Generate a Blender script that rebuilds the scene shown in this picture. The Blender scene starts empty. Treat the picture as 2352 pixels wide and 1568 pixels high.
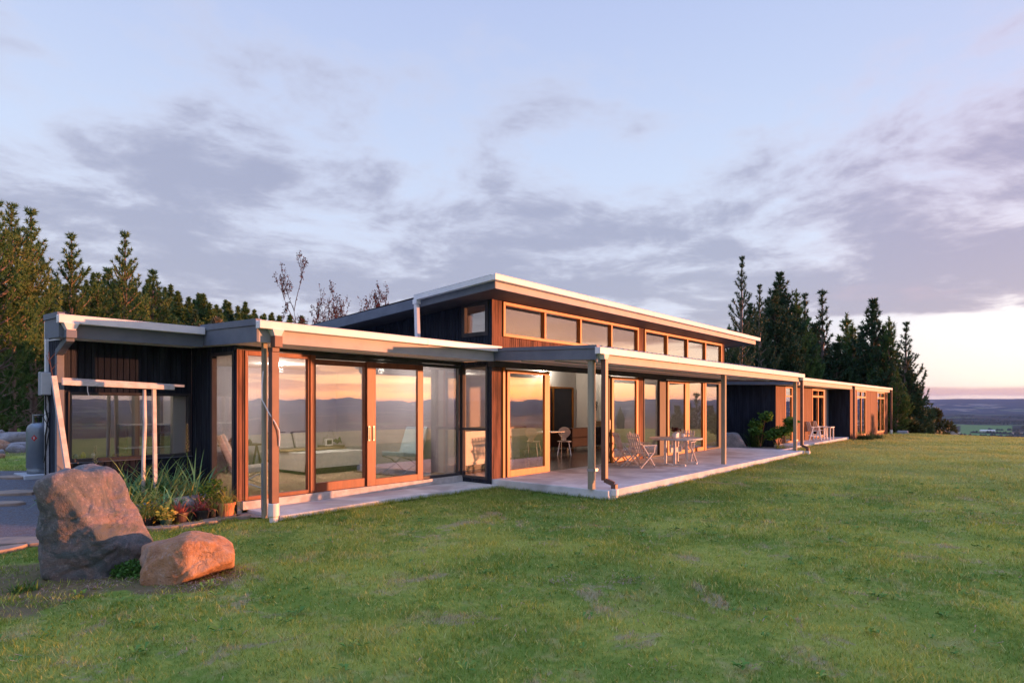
import bpy, math, random
import numpy as np
from mathutils import Vector, noise as mnoise

scene = bpy.context.scene
COL = scene.collection
R = math.radians

# ------------------------------------------------------------------ camera
CAM = (-9.342, -8.315, 1.474)
YAW = 39.835
cam_d = bpy.data.cameras.new('camera')
cam = bpy.data.objects.new('camera', cam_d)
COL.objects.link(cam)
cam.location = CAM
cam.rotation_euler = (R(90), 0, R(YAW - 90))
cam_d.sensor_width = 36
cam_d.lens = 36 * 1440.758 / 2352
cam_d.shift_y = 146.15 / 2352
cam_d.clip_start = 0.05
cam_d.clip_end = 120000
scene.camera = cam

# ------------------------------------------------------------------ light
SUN_EL, SUN_AZ = 1.2, -43.5
sun_d = bpy.data.lights.new('sun', 'SUN')
sun_d.energy = 5.0
sun_d.angle = R(0.6)
sun_d.color = (1.0, 0.34, 0.14)
sun = bpy.data.objects.new('sun', sun_d)
COL.objects.link(sun)
sdir = Vector((math.cos(R(SUN_EL)) * math.cos(R(SUN_AZ)), math.cos(R(SUN_EL)) * math.sin(R(SUN_AZ)), math.sin(R(SUN_EL))))
sun.rotation_euler = sdir.to_track_quat('Z', 'Y').to_euler()
scene.view_settings.view_transform = 'Standard'
scene.view_settings.look = 'None'
scene.view_settings.exposure = 1.5
scene.view_settings.gamma = 1.0


class NT:
    """small helper for writing node trees"""
    def __init__(self, tree):
        self.t = tree
        self.n = tree.nodes
        self.l = tree.links

    def node(self, typ, **kw):
        n = self.n.new(typ)
        for k, v in kw.items():
            setattr(n, k, v)
        return n

    def put(self, sock, val):
        if isinstance(val, bpy.types.NodeSocket):
            self.l.new(val, sock)
        elif val is not None:
            sock.default_value = val

    def math(self, op, a, b=None, c=None, clamp=False):
        n = self.node('ShaderNodeMath', operation=op)
        n.use_clamp = clamp
        self.put(n.inputs[0], a)
        if b is not None:
            self.put(n.inputs[1], b)
        if c is not None:
            self.put(n.inputs[2], c)
        return n.outputs[0]

    def mix(self, fac, a, b, blend='MIX'):
        n = self.node('ShaderNodeMix', data_type='RGBA', blend_type=blend)
        self.put(n.inputs[0], fac)
        self.put(n.inputs[6], a if isinstance(a, bpy.types.NodeSocket) else (*a, 1))
        self.put(n.inputs[7], b if isinstance(b, bpy.types.NodeSocket) else (*b, 1))
        return n.outputs[2]

    def ramp(self, fac, stops, interp='LINEAR'):
        n = self.node('ShaderNodeValToRGB')
        cr = n.color_ramp
        cr.interpolation = interp
        while len(cr.elements) < len(stops):
            cr.elements.new(0.5)
        for e, (p, c) in zip(cr.elements, stops):
            e.position = p
            e.color = (*c, 1) if len(c) == 3 else c
        self.put(n.inputs[0], fac)
        return n.outputs[0]

    def noise(self, vec, scale, detail=4, rough=0.5, dist=0.0, out=0):
        n = self.node('ShaderNodeTexNoise')
        if vec is not None:
            self.put(n.inputs['Vector'], vec)
        n.inputs['Scale'].default_value = scale
        n.inputs['Detail'].default_value = detail
        n.inputs['Roughness'].default_value = rough
        n.inputs['Distortion'].default_value = dist
        return n.outputs[out]

    def maprange(self, v, a, b, c=0.0, d=1.0, smooth=True):
        n = self.node('ShaderNodeMapRange')
        n.interpolation_type = 'SMOOTHSTEP' if smooth else 'LINEAR'
        for i, x in enumerate((v, a, b, c, d)):
            self.put(n.inputs[i], x)
        return n.outputs[0]

    def vscale(self, vec, s):
        n = self.node('ShaderNodeVectorMath', operation='MULTIPLY')
        self.put(n.inputs[0], vec)
        self.put(n.inputs[1], s)
        return n.outputs[0]


# ------------------------------------------------------------------ world: evening sky with cloud
world = bpy.data.worlds.new('World')
scene.world = world
world.use_nodes = True
w = NT(world.node_tree)
w.n.clear()
tc = w.node('ShaderNodeTexCoord').outputs['Generated']
sep = w.node('ShaderNodeSeparateXYZ')
w.put(sep.inputs[0], tc)
X, Y, Z = sep.outputs
Zc = w.math('MAXIMUM', Z, 0.0)
hl = w.math('SQRT', w.math('ADD', w.math('MULTIPLY', X, X), w.math('ADD', w.math('MULTIPLY', Y, Y), 1e-5)))
cosA = w.math('DIVIDE', w.math('ADD', w.math('MULTIPLY', X, math.cos(R(-43))), w.math('MULTIPLY', Y, math.sin(R(-43)))), hl)
el = w.math('MULTIPLY', w.math('ARCSINE', Zc), 180 / math.pi)          # degrees
e1 = w.math('DIVIDE', el, 40.0, clamp=True)
cool = w.ramp(e1, [(0.0, (0.80, 0.62, 0.62)), (0.10, (0.66, 0.63, 0.80)), (0.25, (0.66, 0.74, 0.94)), (0.5, (0.60, 0.70, 0.94)), (0.85, (0.47, 0.56, 0.86)), (1.0, (0.42, 0.52, 0.83))])
warmfar = w.ramp(e1, [(0.0, (1.2, 0.74, 0.45)), (0.012, (1.5, 1.18, 0.86)), (0.05, (1.30, 1.20, 1.04)), (0.14, (1.18, 1.14, 1.12)), (0.22, (0.95, 0.90, 1.0)), (0.40, (0.64, 0.66, 0.90)), (1.0, (0.42, 0.52, 0.83))])
warmsun = w.ramp(e1, [(0.0, (4.0, 0.95, 0.16)), (0.02, (4.4, 1.6, 0.36)), (0.05, (3.2, 1.7, 0.85)), (0.10, (2.4, 1.6, 1.15)), (0.2, (1.2, 0.85, 0.85)), (0.4, (0.55, 0.50, 0.66)), (1.0, (0.40, 0.46, 0.72))])
wfar = w.maprange(cosA, 0.46, 0.80)
wsun = w.maprange(cosA, 0.90, 0.995)
clear = w.mix(wfar, cool, warmfar)
clear = w.mix(wsun, clear, warmsun)
# cloud sheet: direction projected on a plane overhead
den = w.math('ADD', Zc, 0.11)
comb = w.node('ShaderNodeCombineXYZ')
w.put(comb.inputs[0], w.math('DIVIDE', X, den))
w.put(comb.inputs[1], w.math('DIVIDE', Y, den))
cp = comb.outputs[0]
n1 = w.noise(cp, 1.6, 9, 0.62, 0.35)
n2 = w.noise(cp, 0.42, 3, 0.5)
n3 = w.noise(cp, 3.6, 5, 0.6, 0.3)
dens = w.math('ADD', w.math('ADD', w.math('MULTIPLY', n1, 0.62), w.math('MULTIPLY', n2, 0.38)), w.math('MULTIPLY', w.math('SUBTRACT', n3, 0.5), 0.26))
cover = w.ramp(e1, [(0.0, (0.12,) * 3), (0.13, (0.22,) * 3), (0.22, (0.285,) * 3), (0.36, (0.26,) * 3), (0.46, (0.22,) * 3), (0.60, (0.16,) * 3), (0.75, (0.12,) * 3), (1.0, (0.10,) * 3)])
sunside = w.maprange(cosA, 0.72, 0.95)
azd = w.math('MULTIPLY', w.math('ARCTAN2', Y, X), 180 / math.pi)
left_ = w.math('MULTIPLY', w.maprange(azd, -42.5, -46, 0.0, 1.0), w.maprange(el, 0.8, 1.5))
hole = w.math('MULTIPLY', w.maprange(w.noise(w.vscale(tc, (2.5, 2.5, 30)), 2.0, 4, 0.6, 0.5), 0.40, 0.50), w.math('MULTIPLY', w.maprange(el, 1.8, 2.1), w.maprange(el, 2.4, 2.8, 1.0, 0.0)))
left_ = w.math('MULTIPLY', left_, w.math('SUBTRACT', 1.0, hole))
cover = w.math('ADD', cover, w.math('MULTIPLY', sunside, w.math('MAXIMUM', w.math('MULTIPLY', w.maprange(el, 4.2, 6.5), 0.27), w.math('MULTIPLY', left_, 0.30))))
# the gap of clear sky low above the plain on the right
gap = w.math('MULTIPLY', w.maprange(cosA, 0.38, 0.60), w.maprange(el, 5.6, 7.4, 1.0, 0.0))
gap = w.math('MULTIPLY', gap, w.maprange(cosA, 0.80, 0.93, 1.0, 0.5))
cover = w.math('SUBTRACT', cover, w.math('MULTIPLY', gap, 0.42))
cm = w.math('ADD', dens, cover)
mask = w.maprange(cm, 0.60, 0.77)
thick = w.maprange(cm, 0.64, 0.82)
ccool = w.mix(thick, (0.64, 0.66, 0.82), (0.35, 0.37, 0.54))
cfar = w.mix(thick, (0.72, 0.62, 0.76), (0.33, 0.29, 0.47))
csun = w.mix(thick, (1.0, 0.62, 0.70), (0.38, 0.25, 0.40))
# underside of low cloud near the sun glows pink
glow = w.math('MULTIPLY', w.maprange(el, 0.8, 2.5, 1.0, 0.0), sunside)
csun = w.mix(w.math('MULTIPLY', glow, 0.75), csun, (2.2, 0.80, 0.42))
pink = w.math('MULTIPLY', w.maprange(w.noise(cp, 0.9, 3, 0.5), 0.55, 0.68), w.maprange(el, 12, 17, 0.55, 0.0))
cfar = w.mix(pink, cfar, (0.80, 0.45, 0.55))
cc = w.mix(w.maprange(cosA, 0.40, 0.72), ccool, cfar)
cc = w.mix(sunside, cc, csun)
col = w.mix(w.math('MULTIPLY', mask, 0.92), clear, cc)
# thin flat band of cloud along the horizon
bandn = w.noise(w.vscale(tc, (3, 3, 40)), 2.0, 3)
band = w.math('MULTIPLY', w.maprange(w.math('ADD', el, w.math('MULTIPLY', bandn, 0.5)), 0.85, 1.0), w.maprange(w.math('ADD', el, w.math('MULTIPLY', bandn, 0.6)), 1.45, 1.75, 1.0, 0.0))
band = w.math('MULTIPLY', band, w.maprange(cosA, 0.80, 0.90, 1.0, 0.0))
col = w.mix(w.math('MULTIPLY', band, 0.8), col, (0.72, 0.46, 0.47))
# long streaks in front of the glow
st = w.noise(w.vscale(tc, (2.2, 2.2, 34)), 2.4, 5, 0.6, 0.4)
stm = w.math('MULTIPLY', w.maprange(st, 0.47, 0.60), w.math('MULTIPLY', w.maprange(el, 1.0, 2.0), w.maprange(el, 8.0, 13.0, 1.0, 0.0)))
stm = w.math('MULTIPLY', w.math('MULTIPLY', stm, 0.8), w.maprange(cosA, 0.85, 0.95))
col = w.mix(w.math('MULTIPLY', stm, 0.85), col, w.mix(w.maprange(el, 1, 6), (1.7, 0.62, 0.36), (0.42, 0.26, 0.34)))
# below the horizon: dim ground tone, hidden by the terrain
# unseen sky overhead: brightness boost added to lift the ambient light
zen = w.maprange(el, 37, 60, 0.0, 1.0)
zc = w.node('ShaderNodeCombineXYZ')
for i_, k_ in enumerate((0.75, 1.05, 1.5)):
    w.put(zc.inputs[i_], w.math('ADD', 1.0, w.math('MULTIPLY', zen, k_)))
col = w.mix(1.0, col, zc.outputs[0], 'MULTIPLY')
col = w.mix(w.maprange(Z, -0.004, -0.05), col, (0.10, 0.12, 0.12))
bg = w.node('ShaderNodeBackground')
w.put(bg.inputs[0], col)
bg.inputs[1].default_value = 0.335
sky = w.node('ShaderNodeTexSky', sky_type='NISHITA')
sky.sun_disc = False
sky.sun_elevation = R(SUN_EL)
sky.sun_rotation = R(90 - SUN_AZ)
bg2 = w.node('ShaderNodeBackground')
w.put(bg2.inputs[0], sky.outputs[0])
bg2.inputs[1].default_value = 0.04
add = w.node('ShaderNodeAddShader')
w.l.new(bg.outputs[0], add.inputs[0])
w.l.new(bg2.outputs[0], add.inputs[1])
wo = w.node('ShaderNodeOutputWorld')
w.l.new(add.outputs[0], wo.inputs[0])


# ------------------------------------------------------------------ materials
MATS = {}


def mat(name, c1, c2=None, rough=0.7, scale=4.0, vscale=(1, 1, 1), bump=0.0, bscale=None, metallic=0.0,
        detail=5, lo=0.35, hi=0.65, c3=None, spec=0.4, trans=0.0):
    if name in MATS:
        return MATS[name]
    m = bpy.data.materials.new(name)
    m.use_nodes = True
    t = NT(m.node_tree)
    b = t.n['Principled BSDF']
    co = t.node('ShaderNodeTexCoord').outputs['Object']
    v = t.vscale(co, vscale)
    if c2 is None:
        c2 = tuple(x * 0.8 for x in c1)
    n = t.noise(v, scale, detail, 0.6)
    c = t.mix(t.maprange(n, lo, hi), c1, c2)
    if c3 is not None:
        n3_ = t.noise(v, scale * 0.31, 3, 0.6, 0.5)
        c = t.mix(t.maprange(n3_, 0.5, 0.68), c, c3)
    t.put(b.inputs['Base Color'], c)
    b.inputs['Roughness'].default_value = rough
    b.inputs['Metallic'].default_value = metallic
    b.inputs['Specular IOR Level'].default_value = spec
    if bump:
        bn = t.node('ShaderNodeBump')
        bn.inputs['Strength'].default_value = min(1.0, bump)
        bn.inputs['Distance'].default_value = 0.02
        t.put(bn.inputs['Height'], t.noise(v, bscale or scale * 4, 6, 0.65))
        t.l.new(bn.outputs[0], b.inputs['Normal'])
    MATS[name] = m
    return m


def glass(name, base=0.14, tint=(0.86, 0.88, 0.9)):
    m = bpy.data.materials.new(name)
    m.use_nodes = True
    t = NT(m.node_tree)
    t.n.clear()
    tr = t.node('ShaderNodeBsdfTransparent')
    tr.inputs[0].default_value = (*tint, 1)
    gl = t.node('ShaderNodeBsdfGlossy')
    gl.inputs['Roughness'].default_value = 0.0
    gl.inputs['Color'].default_value = (1, 1, 1, 1)
    geo = t.node('ShaderNodeNewGeometry')
    dt_ = t.node('ShaderNodeVectorMath', operation='DOT_PRODUCT')
    t.put(dt_.inputs[0], geo.outputs['Incoming'])
    t.put(dt_.inputs[1], geo.outputs['Normal'])
    cs = t.math('ABSOLUTE', dt_.outputs['Value'])
    fac = t.math('ADD', t.math('MULTIPLY', t.math('POWER', t.math('SUBTRACT', 1.0, cs, clamp=True), 4.0), 0.75), base, clamp=True)
    mx = t.node('ShaderNodeMixShader')
    t.put(mx.inputs[0], fac)
    t.l.new(tr.outputs[0], mx.inputs[1])
    t.l.new(gl.outputs[0], mx.inputs[2])
    o = t.node('ShaderNodeOutputMaterial')
    t.l.new(mx.outputs[0], o.inputs[0])
    MATS[name] = m
    return m


def emis(name, c, s):
    m = bpy.data.materials.new(name)
    m.use_nodes = True
    b = m.node_tree.nodes['Principled BSDF']
    b.inputs['Base Color'].default_value = (*c, 1)
    b.inputs['Emission Color'].default_value = (*c, 1)
    b.inputs['Emission Strength'].default_value = s
    MATS[name] = m
    return m


CLAD = mat('black_stained_boards', (0.006, 0.012, 0.028), (0.026, 0.038, 0.064), 0.75, 9, (1, 1, 0.12), 0.5, 60, lo=0.4, hi=0.75)
CEDARC = mat('brown_stained_boards', (0.115, 0.036, 0.016), (0.19, 0.075, 0.035), 0.75, 7, (1, 1, 0.1), 0.4, 50)
TARRED = mat('weathered_brown_boards', (0.075, 0.034, 0.026), (0.25, 0.115, 0.07), 0.8, 9, (1, 1, 0.1), 0.6, 60)
CEDAR = mat('golden_cedar_joinery', (0.46, 0.175, 0.025), (0.34, 0.115, 0.018), 0.45, 8, (1, 1, 0.15), 0.15)
CEDARB = mat('red_cedar_joinery', (0.22, 0.062, 0.024), (0.16, 0.045, 0.018), 0.45, 8, (1, 1, 0.15), 0.15)
DARKTIM = mat('dark_joinery', (0.035, 0.035, 0.042), (0.055, 0.05, 0.055), 0.6, 8, (1, 1, 0.2), 0.15)
FASC = mat('shaded_grey_fascia', (0.105, 0.130, 0.175), (0.135, 0.160, 0.205), 0.55, 3)  # darker copy of the fascia grey, shade put into the colour
FASCF = mat('sunlit_grey_fascia', (0.32, 0.33, 0.36), (0.37, 0.375, 0.40), 0.55, 3)  # same fascia paint on the sunlit fronts, sunlight put into the paler colour
WHITE = mat('white_gutter_metal', (0.80, 0.80, 0.80), (0.72, 0.73, 0.75), 0.35, 5)
SOFF = mat('soffit_paint', (0.55, 0.56, 0.56), (0.62, 0.62, 0.61), 0.7, 2)
SOFFD = mat('dark_soffit_boards', (0.045, 0.045, 0.055), (0.07, 0.065, 0.07), 0.7, 3)
ROOFM = mat('corrugated_roof', (0.30, 0.31, 0.33), (0.36, 0.37, 0.38), 0.4, 3)
CONC = mat('concrete', (0.50, 0.56, 0.60), (0.64, 0.70, 0.73), 0.85, 2.2, bump=0.3, bscale=60, c3=(0.38, 0.41, 0.43))
CONCD = mat('rough_concrete', (0.22, 0.23, 0.24), (0.36, 0.36, 0.35), 0.9, 5, bump=0.7, bscale=40)
PLINTH = mat('white_plinth', (0.55, 0.54, 0.52), (0.38, 0.37, 0.35), 0.8, 6)
POST = mat('treated_timber_post', (0.36, 0.33, 0.24), (0.24, 0.23, 0.18), 0.75, 5, (1, 1, 0.15), 0.4, 40)
WEATH = mat('weathered_pale_timber', (0.62, 0.61, 0.61), (0.45, 0.44, 0.44), 0.8, 6, (1, 1, 1), 0.3, 40)
TEAK = mat('silvered_teak', (0.48, 0.46, 0.45), (0.64, 0.62, 0.60), 0.7, 8, (1, 1, 1), 0.2, 50)
CHARC = mat('brown_downpipe_metal', (0.13, 0.07, 0.06), (0.17, 0.09, 0.07), 0.4, 4)
PLAST = mat('interior_plaster', (0.70, 0.68, 0.64), (0.66, 0.64, 0.60), 0.8, 1.5)
PLASTB = mat('lilac_grey_plaster', (0.44, 0.42, 0.47), (0.40, 0.385, 0.43), 0.8, 1.5)
PLASTD = mat('greige_plaster', (0.30, 0.27, 0.25), (0.34, 0.31, 0.28), 0.8, 1.5)
CARPET = mat('sisal_carpet', (0.36, 0.25, 0.16), (0.42, 0.30, 0.20), 0.95, 30)
POLC = mat('polished_concrete', (0.17, 0.16, 0.155), (0.22, 0.21, 0.20), 0.18, 3)
CHROME = mat('chrome', (0.75, 0.75, 0.76), (0.7, 0.7, 0.7), 0.15, 3, metallic=1.0)
BLACK = mat('black_paint', (0.018, 0.018, 0.02), (0.03, 0.03, 0.03), 0.5, 4)
DOORB = mat('navy_black_door', (0.03, 0.035, 0.055), (0.04, 0.042, 0.06), 0.5, 4)
GLASS = glass('window_glass', 0.19, (0.93, 0.94, 0.95))
GLASSD = glass('dark_window_glass', 0.2, (0.55, 0.58, 0.62))
WPL = mat('white_paint', (0.78, 0.78, 0.77), (0.70, 0.70, 0.69), 0.5, 6)
PVC = mat('white_pvc', (0.72, 0.71, 0.68), (0.5, 0.48, 0.44), 0.4, 6, lo=0.5, hi=0.8)
GALV = mat('galvanised_steel', (0.36, 0.39, 0.42), (0.30, 0.33, 0.36), 0.4, 6, metallic=0.5)
TERRA = mat('terracotta', (0.42, 0.15, 0.07), (0.50, 0.22, 0.12), 0.8, 8)
BPOT = mat('black_plastic_pot', (0.02, 0.02, 0.022), (0.035, 0.033, 0.03), 0.5, 5)
BPOT2 = mat('brown_plastic_pot', (0.09, 0.045, 0.035), (0.06, 0.035, 0.03), 0.5, 5)
GPOT = mat('green_plastic_pot', (0.015, 0.07, 0.05), (0.02, 0.05, 0.04), 0.5, 5)
SOIL = mat('potting_soil', (0.04, 0.03, 0.022), (0.07, 0.05, 0.035), 0.95, 20)
FAB = mat('grey_linen', (0.36, 0.34, 0.36), (0.40, 0.38, 0.40), 0.9, 10)
FABW = mat('pale_linen', (0.66, 0.65, 0.66), (0.60, 0.59, 0.60), 0.9, 10)
FABD = mat('plum_linen', (0.06, 0.05, 0.08), (0.08, 0.07, 0.09), 0.9, 10)
FABM = mat('mustard_blanket', (0.24, 0.17, 0.09), (0.28, 0.20, 0.11), 0.95, 12)
DKWOOD = mat('dark_wood', (0.07, 0.045, 0.035), (0.10, 0.065, 0.045), 0.6, 8, (1, 1, .3))
OAK = mat('oak_top', (0.34, 0.20, 0.10), (0.28, 0.16, 0.08), 0.5, 8, (.3, 1, 1))
BLUEC = mat('pale_blue_leather', (0.30, 0.42, 0.52), (0.34, 0.45, 0.55), 0.5, 6)
REDM = mat('red_label', (0.55, 0.03, 0.04), (0.45, 0.03, 0.03), 0.5, 6)
SOFA = mat('black_sofa_fabric', (0.02, 0.015, 0.02), (0.03, 0.02, 0.025), 0.8, 9)
GREYBOX = mat('grey_enamel', (0.33, 0.35, 0.38), (0.37, 0.38, 0.40), 0.4, 4)


def leafmat(name, stops, rough=0.6, trans=0.25, nscale=0.9):
    """foliage: colour varies with a per-blade value and slowly over the plant"""
    m = bpy.data.materials.new(name)
    m.use_nodes = True
    t = NT(m.node_tree)
    b = t.n['Principled BSDF']
    at = t.node('ShaderNodeAttribute', attribute_name='rnd')
    co = t.node('ShaderNodeTexCoord').outputs['Object']
    nz = t.noise(co, nscale, 3, 0.6)
    f = t.math('ADD', t.math('MULTIPLY', at.outputs['Fac'], 0.55), t.math('MULTIPLY', t.maprange(nz, 0.3, 0.7), 0.45))
    c = t.ramp(f, stops)
    t.put(b.inputs['Base Color'], c)
    b.inputs['Roughness'].default_value = rough
    b.inputs['Specular IOR Level'].default_value = 0.25
    if trans:
        o = t.n['Material Output']
        tl = t.node('ShaderNodeBsdfTranslucent')
        t.put(tl.inputs[0], c)
        mx = t.node('ShaderNodeMixShader')
        mx.inputs[0].default_value = trans
        t.l.new(b.outputs[0], mx.inputs[1])
        t.l.new(tl.outputs[0], mx.inputs[2])
        t.l.new(mx.outputs[0], o.inputs[0])
    MATS[name] = m
    return m


PINEF = leafmat('pine_needles', [(0.0, (0.030, 0.085, 0.030)), (0.4, (0.060, 0.135, 0.040)), (0.75, (0.13, 0.19, 0.05)), (1.0, (0.24, 0.24, 0.07))], trans=0.15)
PINEW = leafmat('bronzed_pine_needles', [(0.0, (0.035, 0.10, 0.030)), (0.4, (0.070, 0.15, 0.045)), (1.0, (0.16, 0.19, 0.06))], trans=0.15)
PINED = leafmat('dark_pine_needles', [(0.0, (0.022, 0.060, 0.034)), (0.6, (0.045, 0.095, 0.045)), (1.0, (0.10, 0.11, 0.05))], trans=0.12)
BUSHF = leafmat('bushy_tree_leaves', [(0.0, (0.022, 0.036, 0.016)), (0.6, (0.055, 0.065, 0.020)), (1.0, (0.10, 0.095, 0.03))], trans=0.15)
BARK = mat('pine_bark', (0.16, 0.12, 0.10), (0.26, 0.20, 0.17), 0.9, 4, (1, 1, 0.3), 0.7, 30)
REDL = leafmat('dark_red_leaves', [(0.0, (0.045, 0.012, 0.015)), (0.5, (0.085, 0.022, 0.022)), (1.0, (0.12, 0.045, 0.03))], trans=0.3)
TWIG = mat('purplish_twigs', (0.10, 0.055, 0.055), (0.07, 0.04, 0.04), 0.8, 8)
GRBLUE = leafmat('blue_green_strap_leaves', [(0.0, (0.09, 0.27, 0.15)), (0.5, (0.20, 0.44, 0.20)), (0.8, (0.46, 0.58, 0.16)), (1.0, (0.62, 0.50, 0.14))])
YELG = leafmat('yellow_green_blades', [(0.0, (0.14, 0.24, 0.05)), (0.5, (0.34, 0.38, 0.08)), (0.8, (0.55, 0.40, 0.11)), (1.0, (0.55, 0.25, 0.10))])
REDP = leafmat('pink_red_blades', [(0.0, (0.30, 0.05, 0.06)), (0.5, (0.42, 0.12, 0.10)), (1.0, (0.40, 0.26, 0.14))])
LGREEN = leafmat('fresh_green_leaves', [(0.0, (0.035, 0.10, 0.02)), (0.6, (0.07, 0.18, 0.03)), (1.0, (0.16, 0.26, 0.05))], nscale=3)
DGREEN = leafmat('dark_green_leaves', [(0.0, (0.02, 0.06, 0.02)), (0.6, (0.04, 0.10, 0.03)), (1.0, (0.12, 0.14, 0.05))], nscale=3)
DRYF = leafmat('dry_twiggy_heads', [(0.0, (0.22, 0.12, 0.09)), (1.0, (0.36, 0.24, 0.16))])


# ------------------------------------------------------------------ mesh helpers
class MB:
    def __init__(self):
        self.v = []
        self.f = []

    def quad(self, a, b, c, d):
        n = len(self.v)
        self.v += [a, b, c, d]
        self.f.append((n, n + 1, n + 2, n + 3))

    def box(self, x0, x1, y0, y1, z0, z1):
        n = len(self.v)
        self.v += [(x0, y0, z0), (x1, y0, z0), (x1, y1, z0), (x0, y1, z0), (x0, y0, z1), (x1, y0, z1), (x1, y1, z1), (x0, y1, z1)]
        for f in ((0, 3, 2, 1), (4, 5, 6, 7), (0, 1, 5, 4), (1, 2, 6, 5), (2, 3, 7, 6), (3, 0, 4, 7)):
            self.f.append(tuple(n + i for i in f))
        return self

    def prism8(self, pts):
        n = len(self.v)
        self.v += [tuple(p) for p in pts]
        for f in ((0, 3, 2, 1), (4, 5, 6, 7), (0, 1, 5, 4), (1, 2, 6, 5), (2, 3, 7, 6), (3, 0, 4, 7)):
            self.f.append(tuple(n + i for i in f))
        return self

    def bar(self, p, q, w, h, up=(0, 0, 1)):
        p, q = Vector(p), Vector(q)
        d = (q - p).normalized()
        u = Vector(up)
        if abs(d.dot(u)) > 0.98:
            u = Vector((1, 0, 0))
        s = d.cross(u).normalized() * (w / 2)
        t = s.cross(d).normalized() * (h / 2)
        return self.prism8([p - s - t, p + s - t, q + s - t, q - s - t, p - s + t, p + s + t, q + s + t, q - s + t])

    def tube(self, pts, radii, n=8, cap=True):
        pts = [Vector(p) for p in pts]
        if not hasattr(radii, '__len__'):
            radii = [radii] * len(pts)
        base = len(self.v)
        for i, p in enumerate(pts):
            a = pts[min(i + 1, len(pts) - 1)] - pts[max(i - 1, 0)]
            if a.length < 1e-7:
                a = Vector((0, 0, 1))
            a.normalize()
            u = Vector((0, 0, 1)) if abs(a.z) < 0.9 else Vector((1, 0, 0))
            s = a.cross(u).normalized()
            t = s.cross(a).normalized()
            for k in range(n):
                an = 2 * math.pi * k / n
                self.v.append(tuple(p + (s * math.cos(an) + t * math.sin(an)) * radii[i]))
        for i in range(len(pts) - 1):
            for k in range(n):
                a = base + i * n + k
                b = base + i * n + (k + 1) % n
                self.f.append((a, b, b + n, a + n))
        if cap:
            self.f.append(tuple(base + k for k in range(n - 1, -1, -1)))
            e = base + (len(pts) - 1) * n
            self.f.append(tuple(e + k for k in range(n)))
        return self

    def lathe(self, c, prof, n=20):
        base = len(self.v)
        for r, z in prof:
            for k in range(n):
                an = 2 * math.pi * k / n
                self.v.append((c[0] + r * math.cos(an), c[1] + r * math.sin(an), c[2] + z))
        for i in range(len(prof) - 1):
            for k in range(n):
                a = base + i * n + k
                b = base + i * n + (k + 1) % n
                self.f.append((a, b, b + n, a + n))
        self.f.append(tuple(base + k for k in range(n - 1, -1, -1)))
        e = base + (len(prof) - 1) * n
        self.f.append(tuple(e + k for k in range(n)))
        return self

    def mesh(self, name, m, smooth=False, bevel=0):
        me = bpy.data.meshes.new(name)
        me.from_pydata([tuple(p) for p in self.v], [], self.f)
        me.materials.append(m)
        if smooth:
            me.polygons.foreach_set('use_smooth', [True] * len(me.polygons))
        me.update()
        return me

    def build(self, name, m, parent=None, smooth=False, bevel=0.0):
        o = bpy.data.objects.new(name, self.mesh(name, m, smooth))
        COL.objects.link(o)
        if parent is not None:
            o.parent = parent
        if bevel:
            b = o.modifiers.new('bevel', 'BEVEL')
            b.width = bevel
            b.segments = 2
            b.limit_method = 'ANGLE'
        return o


def B():
    return MB()


def fastmesh(name, verts, faces_n, m, rnd=None, smooth=False):
    """verts (N,3); faces: consecutive runs of faces_n vertices"""
    verts = np.asarray(verts, dtype=np.float32).reshape(-1, 3)
    N = len(verts)
    F = N // faces_n
    me = bpy.data.meshes.new(name)
    me.vertices.add(N)
    me.vertices.foreach_set('co', verts.ravel())
    me.loops.add(N)
    me.loops.foreach_set('vertex_index', np.arange(N, dtype=np.int32))
    me.polygons.add(F)
    me.polygons.foreach_set('loop_start', np.arange(0, N, faces_n, dtype=np.int32))
    try:
        me.polygons.foreach_set('loop_total', np.full(F, faces_n, dtype=np.int32))
    except Exception:
        pass
    if rnd is not None:
        a = me.attributes.new('rnd', 'FLOAT', 'FACE')
        a.data.foreach_set('value', np.asarray(rnd, dtype=np.float32))
    me.update(calc_edges=True)
    me.materials.append(m)
    return me


def link(name, me, parent=None, loc=None):
    o = bpy.data.objects.new(name, me)
    COL.objects.link(o)
    if parent is not None:
        o.parent = parent
    if loc is not None:
        o.location = loc
    return o


def tag(o, label, cat, group=None):
    o['label'] = label
    o['category'] = cat
    if group:
        o['group'] = group
    return o


def thing(name, label, cat, loc=(0, 0, 0), rz=0.0, group=None):
    o = bpy.data.objects.new(name, None)
    o.empty_display_size = 0.2
    COL.objects.link(o)
    o.location = loc
    o.rotation_euler = (0, 0, rz)
    return tag(o, label, cat, group)


def struct(o):
    o['kind'] = 'structure'
    return o


def dup(o, loc, rz=0.0, sc=None, label=None, group=None):
    r = o.copy()
    COL.objects.link(r)
    r.location = loc
    r.rotation_euler = (0, 0, rz)
    if sc is not None:
        r.scale = sc if hasattr(sc, '__len__') else (sc, sc, sc)
    if label:
        r['label'] = label
    if group:
        r['group'] = group
    for ch in list(o.children):
        c = ch.copy()
        COL.objects.link(c)
        c.parent = r
        for g in ch.children:
            d = g.copy()
            COL.objects.link(d)
            d.parent = c
    return r


# view helpers used only to lay out far trees: bearing (picture tangent) and depth -> ground point
_y = R(YAW)
FW = np.array([math.cos(_y), math.sin(_y)])
RT = np.array([math.sin(_y), -math.cos(_y)])


def bearing(u, depth):
    a = (u - 1176) / 1440.758
    p = np.array(CAM[:2]) + depth * (FW + a * RT)
    return float(p[0]), float(p[1])


def rise(v, depth):
    return CAM[2] + depth * (930.15 - v) / 1440.758


# ------------------------------------------------------------------ terrain
def sst(x, a, b):
    t = np.clip((np.asarray(x, float) - a) / (b - a), 0, 1)
    return t * t * (3 - 2 * t)


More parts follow.
